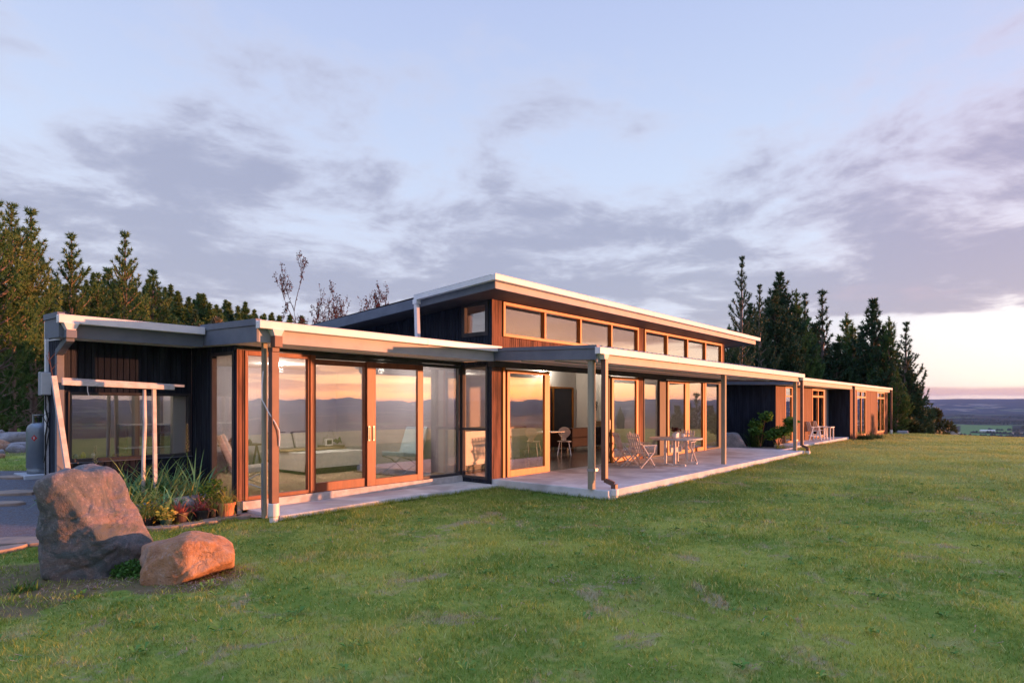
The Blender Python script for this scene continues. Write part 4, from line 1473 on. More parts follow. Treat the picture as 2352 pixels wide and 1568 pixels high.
def potprof(r, h):
    return [(r * .72, 0.0), (r * .95, h * .82), (r * 1.05, h * .83), (r * 1.05, h), (r * .93, h), (r * .9, h * .9), (0.005, h * .9)]


def potted(label, x, y, r, h, pm, V, rn, lm, z=None):
    z = gh(x, y) + 0.02 if z is None else z
    t_ = thing('potted_plant', label, 'potted plant', (x, y, z), group='pots along the garden bed')
    MB().lathe((0, 0, 0), potprof(r, h), 20).build('pot', pm, t_, smooth=False)
    V = [(a, b_, c + h * .85) for a, b_, c in V]
    link('foliage', fastmesh('foliage', V, 4, lm, rn), t_)
    return t_


rg = random.Random(11)
# the big clump of blue green leaves filling the bed
cl = [(-6.30, 1.75, .55, .75, 130), (-5.95, 1.95, .6, .85, 170), (-5.55, 1.9, .6, .9, 190), (-5.2, 1.85, .55, .85, 150), (-5.75, 1.55, .5, .7, 120), (-6.1, 1.4, .45, .6, 90)]
wh = ['behind the tall boulder', 'below the leaning frame posts', 'in the middle of the bed below the window', 'next to the bedroom side wall', 'behind the pale log', 'just right of the tall boulder']
for i, (x, y, h0, h1, n) in enumerate(cl):
    V, rn = blades(int(n * 1.7), 1.0, h0 * .6, h1 * 1.08, 0.024, rg, 0.6, 0.6, 0.22, 5)
    plant('strap_leaf_plant', 'dense clump of blue green strap leaves ' + wh[i], 'plant', (x, y, gh(x, y)), V, rn, GRBLUE, 'strap leaf clumps in the bed')
V, rn = blades(170, 1, .4, .8, .018, rg, .6, .5, .25, 5)
plant('iris_clump', 'yellowing upright grassy blades left of the potted plants', 'plant', (-6.15, 1.05, gh(-6.1, 1)), V, rn, YELG)
V, rn = blades(14, 1, .7, 1.05, .032, rg, .3, .25, .08, 5)
plant('flax', 'few long upright pale green sword leaves beside the bedroom wall', 'plant', (-5.15, 1.35, gh(-5.1, 1.3)), V, rn, GRBLUE)
for i, (x, y, sx_, n, m_, l) in enumerate(((-6.35, 1.25, .26, 420, LGREEN, 'leafy fresh green herb behind the right shoulder of the tall boulder'), (-5.6, 1.45, .15, 420, LGREEN, 'low leafy green herb between the log and the strap leaves'), (-5.85, 1.0, .2, 260, YELG, 'yellow green leafy tuft squeezed between the log and the pots'))):
    V, rn = leaves(n, sx_, sx_, .18, .24, .06, rg)
    plant('leafy_herb', l, 'plant', (x, y, gh(x, y)), V, rn, m_)
V, rn = blades(120, 1, .35, .7, .02, rg, .8, .6, .2, 5)
plant('tufted_plant', 'arching yellow and orange blades over the right end of the log', 'plant', (-5.3, 1.2, gh(-5.3, 1.2)), V, rn, YELG)
# pale flower spikes
def spike(x, y, h, label):
    t_ = thing('flower_spike', label, 'flower', (x, y, gh(x, y)))
    mb = MB()
    mb.tube([(0, 0, 0), (.01, 0, h * .5), (.0, 0, h)], [.006, .005, .002], 5)
    mb.build('stem', LGREEN, t_)
    r_ = random.Random(int(h * 100))
    V, rn = [], []
    for k in range(60):
        z = h * (0.66 + .34 * k / 60)
        a = k * 2.4
        d = Vector((math.cos(a), math.sin(a), .7)).normalized() * .06 * (1.2 - (z / h - .66) * 2)
        c = Vector((0, 0, z))
        s = Vector((-math.sin(a), math.cos(a), 0)) * .008
        V += [tuple(c), tuple(c + d * .5 + s), tuple(c + d), tuple(c + d * .5 - s)]
        rn.append(r_.random())
    link('florets', fastmesh('florets', V, 4, MATS.get('floret') or leafmat('floret', [(0, (.5, .4, .18)), (1, (.62, .52, .3))]), rn), t_)


spike(-6.42, 1.5, 1.02, 'pale cream flower spike rising just behind the tall boulder')
spike(-5.18, 1.6, 1.28, 'tall dry cream seed head in front of the right side of the picture window')
# pots
V, rn = blades(150, 1, .22, .42, .007, rg, 1.0, .8, .06, 5)
tp = potted('terracotta pot with arching fine grassy leaves at the bedroom corner', -5.03, 0.66, .125, .22, TERRA, V, rn, YELG)
V, rn = leaves(420, .2, .16, .2, .16, .05, rg)
potted('leafy fresh green shrub in a pot behind the terracotta pot', -5.08, 0.98, .11, .2, BPOT, V, rn, LGREEN)
V, rn = blades(80, 1, .16, .32, .012, rg, 1.0, .5, .08, 4)
potted('black pot of pink and red spiky blades left of the terracotta pot', -5.36, 0.70, .11, .15, BPOT, V, rn, REDP)
V, rn = blades(46, 1, .15, .28, .014, rg, 1.0, .5, .06, 4)
potted('dark brown pot with red bladed leaves in the middle of the pot row', -5.66, 0.66, .095, .16, BPOT2, V, rn, REDP)
V, rn = blades(16, 1, .35, .6, .030, rg, .7, .35, .04, 5)
potted('black pot with broad green strap leaves behind the brown pot', -5.62, 0.90, .09, .16, BPOT, V, rn, GRBLUE)
V, rn = leaves(110, .11, .1, .1, .08, .06, rg)
potted('small green pot of fleshy mottled leaves at the front of the pot row', -5.86, 0.62, .08, .10, GPOT, V, rn, YELG)
V, rn = blades(50, 1, .12, .28, .013, rg, .9, .5, .05, 4)
potted('black pot of yellow green tufts farthest left beside the tall boulder', -6.03, 0.80, .085, .12, BPOT, V, rn, YELG)
V, rn = blades(40, 1, .25, .5, .012, rg, .5, .4, .05, 4)
potted('black pot with thin upright green blades between the left tuft and the green pot', -5.80, 0.84, .08, .15, BPOT, V, rn, GRBLUE)
V, rn = blades(60, 1, .15, .38, .006, rg, .9, .3, .09, 4)
potted('black pot of twiggy brownish heads resting behind the log', -5.50, 1.35, .1, .2, BPOT, V, rn, DRYF)
V, rn = leaves(60, .1, .1, .06, .08, .05, rg)
potted('red pot half hidden among the leaves behind the log', -5.98, 1.35, .09, .17, mat('red_glazed_pot', (.5, .06, .03), (.42, .05, .03), .4, 5), V, rn, LGREEN)
V, rn = blades(45, 1, .15, .3, .011, rg, 1.0, .5, .07, 4)
potted('black pot of rusty orange grassy tufts between the pink spikes and the terracotta pot', -5.19, 0.74, .09, .14, BPOT, V, rn, YELG)
# pale log
mb = MB()
mb.tube([(-6.1, 1.18, 0.0), (-5.75, 1.12, 0.02), (-5.4, 1.14, 0.04), (-5.05, 1.3, 0.04)], [.11, .125, .12, .11], 14)
lg = mb.build('log', mat('bleached_grey_wood', (0.30, 0.32, 0.34), (0.20, 0.21, 0.23), 0.85, 5, (.4, 1, 1), .5, 30), smooth=True)
tag(lg, 'bleached grey log lying in the garden bed behind the pots', 'log')
# small weeds between the boulders
V, rn = leaves(900, .20, .16, .09, .05, .035, rg)
plant('low_weed', 'low fresh green weed growing between the two boulders', 'plant', (-7.02, -1.62, gh(-7, -1.6)), V, rn, LGREEN)
V, rn = blades(120, 1, .06, .14, .008, rg, 1.2, .5, .1, 3)
plant('grass_tuft', 'small tuft of broader grass on the bare soil left of the tall boulder', 'plant', (-7.85, -1.45, gh(-7.8, -1.4)), V, rn, LGREEN)

# court garden by the dark wall
V, rn = blades(150, 1, .5, 1.15, .022, rg, .5, .3, .22, 5)
plant('flax_clump', 'upright dark green sword leaves right of the round grey boulder', 'plant', (14.62, -0.25, -.12), V, rn, DGREEN)
def leggy(x, y, label, parts, m, seed):
    t_ = thing('leafy_shrub', label, 'shrub', (x, y, gh(x, y)))
    r_ = random.Random(seed)
    mb = MB()
    V, rn = [], []
    for (dx, dy, h, rr_) in parts:
        mb.tube([(0, 0, 0), (dx * .35, dy * .35, h * .5), (dx, dy, h)], [.02, .014, .008], 6)
        v2, r2 = leaves(230, rr_, rr_, rr_ * .75, h, .12, r_)
        V += [(a + dx, b_ + dy, c) for a, b_, c in v2]
        rn += r2
    mb.build('stem', TWIG, t_)
    link('foliage', fastmesh('foliage', V, 4, m, rn), t_)


leggy(14.55, -0.45, 'glossy green shrub with two tall leafy heads against the dark wall', [(.15, -.15, 1.15, .24), (.05, .2, .85, .24), (-.2, .1, .6, .2)], LGREEN, 5)
leggy(14.60, -1.05, 'leaning green shrub reaching towards the brown boarded wall', [(.1, -.45, .95, .24), (.0, -.1, .6, .28), (-.1, .15, .5, .24), (.0, -.35, .7, .2)], LGREEN, 6)
V, rn = blades(70, 1, .15, .4, .012, rg, 1.1, .4, .25, 4)
plant('dry_tussock', 'straw coloured low tussock at the foot of the leaning shrub', 'plant', (14.4, -1.25, -.12), V, rn, YELG)
B().box(13.2, 14.95, -1.62, -1.54, -.14, -.06).build('edging_board', WEATH)
tag(COL.objects['edging_board'], 'pale timber edging board along the gravel court', 'edging board')
V, rn = blades(420, 1, .25, .55, .02, rg, .9, .6, .35, 4)
plant('low_bush', 'low dark green bush by the downpipe of the far wing', 'bush', (24.2, -2.15, gh(24.2, -2.1)), V, rn, DGREEN, 'bushes in front of the far wing')
V, rn = blades(300, 1, .2, .42, .02, rg, 1.0, .6, .32, 4)
plant('low_bush', 'smaller rounded dark bush right of the larger one in front of the far wing', 'bush', (25.9, -2.3, gh(25.9, -2.1)), V, rn, DGREEN, 'bushes in front of the far wing')
boulder('rock', [((1, 0, .3), .8), ((-1, 0, .3), .8), ((0, 0, 1), .5), ((0, 1, 0), .8), ((0, -1, 0), .8)], (34.6, -2.2, gh(34.6, -2.2) + .05), 0, ROCKC, 77, sub=3, label='single pale rock on the lawn edge past the end of the far wing', stretch=(.35, .35, .25))['category'] = 'rock'


# ------------------------------------------------------------------ veranda furniture
def slatted_chair(label, loc, rz):
    """folding teak armchair, x = forward"""
    t_ = thing('folding_chair', label, 'chair', loc, rz, 'slatted chairs round the veranda table')
    t_.scale = (.92, .92, .88)
    W = .24
    mb = MB()
    for k in range(6):
        x = -.16 + k * .065
        mb.bar((x, -W + .03, .385), (x, W - .03, .385), .05, .016)
    mb.build('seat', TEAK, t_)
    mb = MB()
    for k in range(6):
        y = -W + .04 + k * (2 * W - .08) / 5
        top = .93 - abs(k - 2.5) * .008
        mb.bar((-.17, y, .42), (-.33, y, top), .045, .013, up=(1, 0, 0))
    mb.bar((-.20, -W, .50), (-.20, W, .50), .02, .035)
    mb.bar((-.30, -W, .82), (-.30, W, .82), .02, .035)
    mb.build('backrest', TEAK, t_)
    for s in (-1, 1):
        y = s * (W + .02)
        MB().bar((.22, y, 0.0), (-.20, y * .98, .60), .024, .045, up=(0, 1, 0)).build('leg', TEAK, t_)
        MB().bar((-.30, y * 1.08, 0.0), (.17, y * 1.08, .42), .024, .045, up=(0, 1, 0)).build('leg', TEAK, t_)
        MB().bar((.17, y * 1.04, .40), (.19, y * 1.04, .58), .024, .04, up=(0, 1, 0)).build('arm_support', TEAK, t_)
        MB().bar((-.25, y * 1.04, .605), (.24, y * 1.04, .595), .055, .02).build('armrest', TEAK, t_)
    MB().bar((.20, -W, .06), (.20, W, .06), .02, .035).build('stretcher', TEAK, t_)
    MB().bar((-.26, -W, .05), (-.26, W, .05), .02, .035).build('stretcher', TEAK, t_)
    return t_


slatted_chair('silvered slatted folding armchair nearest the camera, left of the veranda table', (4.15, -1.10, 0), R(-20))
slatted_chair('slatted folding chair tucked just behind the nearest one, its back slats leaning left', (4.22, -0.66, 0), R(-38))
slatted_chair('slatted folding chair between the nearest one and the table, seen from its side', (4.86, -0.72, 0), R(-62))
slatted_chair('slatted folding chair on the far right side of the veranda table', (6.05, -1.28, 0), R(-172))

tb = thing('round_table', 'round silvered timber table on sled feet standing on the veranda', 'table', (5.10, -1.52, 0), R(0))
mb = MB()
n = 40
for k in range(-7, 8):                      # slats across the round top
    y0, y1 = (k - .47) * .081, (k + .47) * .081
    def hx(y):
        return math.sqrt(max(0.0, .60 ** 2 - y * y))
    a0, a1 = hx(y0), hx(y1)
    if min(a0, a1) < .02:
        a0, a1 = max(a0, .02), max(a1, .02)
    mb.prism8([(-a0, y0, .655), (a0, y0, .655), (a1, y1, .655), (-a1, y1, .655), (-a0, y0, .675), (a0, y0, .675), (a1, y1, .675), (-a1, y1, .675)])
mb.build('tabletop', TEAK, tb)
mb = MB()
for k in range(n):
    a, b_ = 2 * math.pi * k / n, 2 * math.pi * (k + 1) / n
    mb.bar((.61 * math.cos(a), .61 * math.sin(a), .66), (.61 * math.cos(b_), .61 * math.sin(b_), .66), .05, .036)
mb.build('rim', TEAK, tb)
for (lx, s) in ((-.32, -1), (-.32, 1), (.34, -1), (.34, 1)):
    MB().bar((lx, s * .12, .05), (lx, s * .12, .655), .06, .05).build('leg', TEAK, tb, bevel=.003)
for lx in (-.32, .34):
    MB().bar((lx, -.40, .04), (lx, .40, .04), .06, .045).build('foot', TEAK, tb, bevel=.006)
    MB().bar((lx, -.45, .635), (lx, .45, .635), .05, .04).build('bearer', TEAK, tb)
MB().bar((-.30, 0, .38), (.32, 0, .38), .03, .12).build('stretcher', TEAK, tb)

vs = thing('flower_vase', 'white ceramic vase of dark red flowers on the veranda table', 'vase', (5.18, -1.48, .677))
MB().lathe((0, 0, 0), [(.03, 0), (.055, .03), (.06, .08), (.035, .12), (.04, .14), (.03, .139)], 18).build('vase', WPL, vs, smooth=True)
V, rn = leaves(140, .10, .10, .05, .19, .05, rg)
link('flowers', fastmesh('flowers', V, 4, REDL, rn), vs)
mb = MB()
mb.prism8([(-.10, -.05, 0), (.10, -.05, 0), (.10, .05, 0), (-.10, .05, 0), (-.12, -.07, .10), (.06, -.07, .15), (.08, .07, .15), (-.10, .07, .10)])
ob = mb.build('white_bowl', WPL, bevel=.03)
ob.location = (4.93, -1.60, .677)
tag(ob, 'white folded cloth bundle beside the vase on the veranda table', 'cloth')
ob.name = 'cloth_bundle'
mb = MB().lathe((0, 0, 0), [(.03, 0), (.05, .02), (.055, .07), (.04, .09), (.01, .09)], 14)
ob = mb.build('small_pot', WPL, smooth=True)
ob.location = (5.32, -1.60, .677)
tag(ob, 'small round white pot right of the vase on the veranda table', 'pot')


# tall white timber chairs with a joined table on the far patio
def white_chair(label, loc, rz):
    t_ = thing('white_chair', label, 'chair', loc, rz, 'white timber chairs on the far patio')
    mb = MB()
    for k in range(4):
        mb.bar((-.16, -.16 + k * .107, .40), (-.30, -.16 + k * .107, .80), .09, .018, up=(1, 0, 0))
    mb.build('backrest', WPL, t_)
    mb = MB()
    for k in range(4):
        mb.bar((-.14 + k * .1, -.2, .40), (-.14 + k * .1, .2, .40), .085, .018)
    mb.build('seat', WPL, t_)
    for s in (-1, 1):
        MB().bar((.26, s * .22, 0), (.16, s * .22, .56), .05, .05).build('leg', WPL, t_)
        MB().bar((-.34, s * .22, 0), (-.14, s * .22, .56), .05, .05).build('leg', WPL, t_)
        MB().bar((-.26, s * .22, .57), (.24, s * .22, .57), .09, .02).build('armrest', WPL, t_)
        MB().bar((-.26, s * .22, .2), (.22, s * .22, .2), .03, .04).build('stretcher', WPL, t_)
    return t_


white_chair('white painted timber armchair nearer the brown wall on the far patio', (19.35, -1.02, -.02), R(-35))
white_chair('white painted timber armchair on the right of the pair on the far patio', (20.35, -1.02, -.02), R(-35))
wt = thing('white_table', 'small white slatted table in front of the white chairs on the far patio', 'table', (20.5, -1.40, -.02))
B().box(-.32, .32, -.16, .16, .52, .555).build('tabletop', WPL, wt)
for sx in (-.27, .27):
    for sy in (-.12, .12):
        B().box(sx - .02, sx + .02, sy - .02, sy + .02, 0, .52).build('leg', WPL, wt)

# ------------------------------------------------------------------ bedroom furniture
bed = thing('bed', 'low double bed with grey linen and mustard blanket seen through the bedroom glass', 'bed', (-1.50, 4.05, .05))
B().box(-.68, .62, -.95, .98, .0, .22).build('base', DKWOOD, bed, bevel=.01)
B().box(-.70, .66, -.98, 1.0, .22, .42).build('mattress', FABW, bed, bevel=.05)
mb = MB()
nx, ny = 14, 16
rb = random.Random(2)
g_ = [[(-.74 + 1.45 * i / nx, -1.0 + 1.35 * j / ny, .435 + .008 * math.sin(i * 1.3 + j) + rb.uniform(-.004, .004)) for j in range(ny + 1)] for i in range(nx + 1)]
for i in range(nx):
    for j in range(ny):
        mb.quad(g_[i][j], g_[i + 1][j], g_[i + 1][j + 1], g_[i][j + 1])
for i in range(nx):
    a, b_ = g_[i][0], g_[i + 1][0]
    mb.quad((a[0], a[1] - .03, .13), (b_[0], b_[1] - .03, .13), b_, a)
for j in range(ny):
    a, b_ = g_[0][j], g_[0][j + 1]
    mb.quad(a, b_, (b_[0] - .04, b_[1], .07), (a[0] - .04, a[1], .07))
mb.build('bedspread', FABW, bed, smooth=True)
B().box(-.76, .70, -.35, .3, .446, .462).build('blanket', FABM, bed, bevel=.006)
for px_, py_, mm in ((-.35, .78, FABD), (.30, .78, FABD), (-.33, .62, FAB), (.28, .62, FAB)):
    p = MB().prism8([(px_ - .28, py_ - .06, .45), (px_ + .28, py_ - .06, .45), (px_ + .28, py_ + .06, .45), (px_ - .28, py_ + .06, .45), (px_ - .28, py_ + .08, .80 + (.03 if mm is FABD else 0)), (px_ + .28, py_ + .08, .80 + (.03 if mm is FABD else 0)), (px_ + .28, py_ + .17, .80), (px_ - .28, py_ + .17, .80)]).build('pillow', mm, bed, bevel=.05)
ns = thing('bedside_table', 'dark bedside shelf right of the bed', 'bedside table', (-.50, 4.75, .05))
B().box(-.25, .25, -.2, .2, .42, .46).build('top', DKWOOD, ns)
B().box(-.23, .23, -.18, .18, .0, .04).build('shelf', DKWOOD, ns)
for s in (-.22, .22):
    B().box(s - .02, s + .02, -.18, .18, .04, .42).build('side', DKWOOD, ns)
pf = thing('photo_frame', 'small white framed picture standing on the bedside shelf', 'picture frame', (-.66, 4.60, .512))
B().box(-.10, .10, -.01, .01, 0, .17).build('frame', WPL, pf)
B().box(-.065, .065, -.014, -.0105, .035, .135).build('picture', BLACK, pf)
bl = thing('bedside_lamp', 'wire bedside lamp behind the white picture frame', 'lamp', (-.58, 4.80, .512))
mb = MB()
mb.tube([(0, 0, 0), (0, 0, .25), (.06, 0, .36), (.15, 0, .34), (.18, 0, .22)], .006, 6)
mb.build('stem', CHROME, bl)
MB().lathe((-.06, 0, .0), [(.06, 0), (.07, .06), (.05, .16), (.02, .2)], 12).build('shade', GLASS, bl)
V, rn = leaves(40, .1, .08, .06, .1, .08, rg)
pp = plant('orchid', 'small dark leafy plant right of the picture frame', 'plant', (-.38, 4.66, .512), V, rn, DGREEN)
sw = thing('light_switch', 'small black framed switch plate on the white bedroom wall', 'switch', (-.88, 5.012, 1.04))
B().box(-.06, .06, -.006, .0, -.04, .04).build('plate', BLACK, sw)
B().box(-.035, .035, -.010, -.006, -.02, .02).build('rocker', WPL, sw)
tt = thing('trestle_table', 'dark trestle side table left of the bed', 'table', (-2.75, 4.72, .05))
B().box(-.42, .42, -.2, .2, .56, .59).build('tabletop', DKWOOD, tt)
for sx in (-.28, .28):
    for s in (-1, 1):
        MB().bar((sx - .12 * s, -.15, 0), (sx, -.12, .56), .03, .03).build('leg', DKWOOD, tt)
for (x, y, s, l) in ((-3.0, 4.65, .07, 'dark pyramid shaped ornament on the trestle table'), (-2.6, 4.65, .05, 'small dark round ornament on the trestle table')):
    o = MB().lathe((0, 0, 0), [(s, 0), (s * .9, s), (s * .3, s * 2), (.005, s * 2.2)], 10).build('ornament', DKWOOD)
    o.location = (x, y, .642)
    tag(o, l, 'ornament')
o = MB().lathe((0, 0, 0), [(.09, 0), (.10, .02), (.09, .34), (.1, .36), (.08, .35)], 16).build('waste_basket', WPL)
o.location = (-2.95, 4.6, .05)
tag(o, 'pale basket on the floor under the trestle table', 'basket')
rug = B().box(-1.2, -.25, 1.4, 2.9, .051, .062).build('rug', mat('brown_rug', (.12, .07, .05), (.2, .13, .09), .95, 14))
tag(rug, 'brown patterned rug on the bedroom floor under the lounge chair', 'rug')


def lounge_chair(label, loc, rz, cm):
    t_ = thing('lounge_chair', label, 'lounge chair', loc, rz)
    W = .30
    MB().prism8([(-.22, -W, .30), (.34, -W, .36), (.34, W, .36), (-.22, W, .30), (-.22, -W, .38), (.34, -W, .45), (.34, W, .45), (-.22, W, .38)]).build('seat_cushion', cm, t_, bevel=.02)
    MB().prism8([(-.24, -W, .32), (-.16, -W, .36), (-.16, W, .36), (-.24, W, .32), (-.50, -W, .92), (-.42, -W, .95), (-.42, W, .95), (-.50, W, .92)]).build('back_cushion', cm, t_, bevel=.02)
    for s in (-1, 1):
        mb = MB()
        mb.tube([(-.50, s * .27, .93), (-.27, s * .27, .33), (-.02, s * .27, .15), (.34, s * .27, 0.0)], .011, 6)
        mb.tube([(.36, s * .27, .35), (.1, s * .27, .28), (-.12, s * .27, .14), (-.30, s * .27, 0.0)], .011, 6)
        mb.build('side_frame', CHROME, t_)
    MB().tube([(-.30, -.27, .01), (-.30, .27, .01)], .011, 6).build('cross_bar', CHROME, t_)
    return t_


lounge_chair('pale blue cushioned lounge chair with crossed chrome legs behind the right bedroom glass', (-.62, 1.95, .065), R(188), BLUEC)
lounge_chair('cream lounge chair with crossed chrome legs seen through the narrow bedroom side window', (-4.1, 1.75, .05), R(-30), FABW)

# ------------------------------------------------------------------ studio contents
sh = thing('desk_shelf', 'white shelf unit with dark lower bay behind the studio window', 'shelf', (-5.35, 2.72, .05))
for z in (.55, .74, 1.1):
    B().box(-.35, .33, -.12, .2, z, z + .02).build('shelf_board', WPL, sh)
for s in (-.33, .30):
    B().box(s, s + .03, -.11, .19, .0, 1.1).build('side', DKWOOD, sh)
o = B().box(-5.32, -5.05, 2.58, 2.72, .81 + .0, 1.02).build('wire_basket', BLACK)
tag(o, 'dark open basket on the studio shelf', 'basket')
o = B().box(-5.5, -5.03, 2.58, 2.8, .62, .79).build('storage_box', PLASTD)
tag(o, 'beige storage box under the dark basket in the studio', 'box')
stl = thing('stool', 'small wooden step stool behind the studio window', 'stool', (-5.72, 2.62, .57))
B().box(-.10, .10, -.08, .08, .13, .15).build('seat', OAK, stl)
for s in (-1, 1):
    MB().bar((s * .10, 0, 0), (s * .07, 0, .13), .03, .12).build('leg', OAK, stl)
B().box(-5.9, -5.55, 2.52, 2.75, .05, .565).build('cabinet', DKWOOD)
tag(COL.objects['cabinet'], 'dark low cabinet carrying the step stool in the studio', 'cabinet')
for x, c, n_, l in ((-6.38, (.03, .04, .25), 'glass_jar', 'small blue jar on the picture window sill'), (-6.28, (.5, .42, .05), 'bottle', 'small yellow bottle on the picture window sill'), (-6.15, (.6, .6, .62), 'mug', 'small pale mug on the picture window sill')):
    o = MB().lathe((0, 0, 0), [(.03, 0), (.035, .03), (.03, .06), (.012, .09 if n_ == 'bottle' else .065), (.01, .095 if n_ == 'bottle' else .066)], 12).build(n_, mat('sill_' + n_, c, c, .3, 5), smooth=True)
    o.location = (x, 2.50, .69)
    tag(o, l, n_.replace('_', ' '))
B().box(-6.48, -5.95, 2.475, 2.54, .665, .69).build('window_sill', DKWOOD, house)

# ------------------------------------------------------------------ living room contents
def shell_chair(label, loc, rz):
    t_ = thing('shell_chair', label, 'chair', loc, rz)
    mb = MB()
    n = 18
    ctr = (-.22, 0, .66)
    pts = [(-.20 - .05 * math.sin(a) , .19 * math.cos(a) * (1 - .25 * (math.sin(a) < 0) * -math.sin(a)), .66 + .17 * math.sin(a)) for a in [2 * math.pi * k / n for k in range(n)]]
    for k in range(n):
        a, b_ = pts[k], pts[(k + 1) % n]
        mb.prism8([ctr, a, b_, ctr, (ctr[0] - .012, ctr[1], ctr[2]), (a[0] - .012, a[1], a[2]), (b_[0] - .012, b_[1], b_[2]), (ctr[0] - .012, ctr[1], ctr[2])])
    mb.prism8([(-.22, -.06, .40), (-.19, -.06, .42), (-.19, .06, .42), (-.22, .06, .40), (-.22, -.06, .52), (-.19, -.06, .52), (-.19, .06, .52), (-.22, .06, .52)])
    mb.build('backrest', WPL, t_)
    MB().lathe((0, 0, .40), [(.20, 0), (.215, .01), (.20, .022), (.01, .018)], 20).build('seat', WPL, t_)
    for sx, sy in ((1, 1), (1, -1), (-1, 1), (-1, -1)):
        MB().tube([(sx * .13, sy * .13, .40), (sx * .20, sy * .20, 0)], .011, 6).build('leg', CHROME, t_)
    return t_


shell_chair('white shell back chair with chrome legs just inside the open door', (5.85, 2.35, 0), R(215))
shell_chair('second white shell chair half hidden by the door stile inside the living room', (5.2, 3.0, 0), R(20))
dt = thing('dining_table', 'small white topped dining table inside the open door', 'table', (5.5, 2.75, 0))
B().box(-.55, .45, -.35, .35, .68, .70).build('tabletop', WPL, dt)
for sx in (-.48, .38):
    for sy in (-.28, .28):
        MB().tube([(sx, sy, 0), (sx, sy, .68)], .013, 6).build('leg', CHROME, dt)
sf = thing('sofa', 'black sofa along the middle of the living room', 'sofa', (8.6, 3.5, 0), R(0))
B().box(-1.3, 1.2, -.40, .40, .12, .42).build('base', SOFA, sf, bevel=.03)
B().box(-1.3, 1.2, -.40, -.22, .42, .74).build('backrest', SOFA, sf, bevel=.04)
B().box(-1.5, -1.3, -.40, .40, .12, .62).build('arm', SOFA, sf, bevel=.04)
B().box(1.2, 1.4, -.40, .40, .12, .62).build('arm', SOFA, sf, bevel=.04)
for sx in (-1.4, 1.3):
    B().box(sx - .02, sx + .02, -.36, -.32, 0, .12).build('leg', CHROME, sf)
sb_ = thing('sideboard', 'wooden sideboard against the white wall behind the sofa', 'sideboard', (10.9, 4.75, 0))
B().box(-.45, 1.0, -.2, .2, .1, .86).build('body', OAK, sb_, bevel=.005)
for sx in (-.4, .95):
    B().box(sx - .03, sx + .03, -.18, .18, 0, .1).build('leg', DKWOOD, sb_)
B().box(-.2, .05, -.215, -.2005, .5, .75).build('drawer_front', WPL, sb_)
wa = thing('wall_art', 'black looped metal wall ornament on the white living room wall', 'wall art', (11.75, 4.98, 1.45))
mb = MB()
for k, (dx, dz) in enumerate(((-.04, .12), (.04, .10), (-.03, 0), (.05, -.02), (0, -.12))):
    pts = [(dx + .055 * math.cos(a), -.012, dz + .06 * math.sin(a)) for a in [2 * math.pi * j / 10 for j in range(11)]]
    mb.tube(pts, .012, 5, cap=False)
mb.build('loops', BLACK, wa)
ki = thing('kitchen_island', 'kitchen island with pale panel and timber top behind the first sliding door', 'kitchen island', (3.6, 3.3, 0))
B().box(-1.2, .9, -.35, .35, 0, .82).build('body', WPL, ki)
B().box(-1.25, 1.15, -.4, .4, .82, .87).build('worktop', OAK, ki)
cb = thing('drawer_cabinet', 'white drawer cabinet seen through the narrow corner window', 'cabinet', (.62, 1.6, 0))
B().box(-.4, .9, -.1, .45, .12, .88).build('body', WPL, cb)
for z in (.2, .42, .64):
    B().box(-.35, .85, -.115, -.101, z, z + .2).build('drawer_front', WPL, cb)
B().box(-.38, .88, -.05, .43, 0, .12).build('kickboard', BLACK, cb)
V, rn = leaves(160, .14, .14, .16, .28, .06, rg)
plant('house_plant', 'small dark house plant on the drawer cabinet behind the corner window', 'plant', (.75, 1.7, .88), V, rn, DGREEN)
for i, (x, y) in enumerate(((2.6, 2.45), (3.3, 2.45))):
    bs = thing('bar_stool', 'chrome legged bar stool at the kitchen island, ' + ('left one' if i == 0 else 'right one'), 'stool', (x, y, 0), group='bar stools at the island')
    MB().lathe((0, 0, .62), [(.17, 0), (.18, .02), (.16, .04), (.01, .04)], 18).build('seat', OAK, bs)
    for k in range(4):
        a = k * math.pi / 2 + .78
        MB().tube([(.12 * math.cos(a), .12 * math.sin(a), .62), (.2 * math.cos(a), .2 * math.sin(a), 0)], .011, 6).build('leg', CHROME, bs)


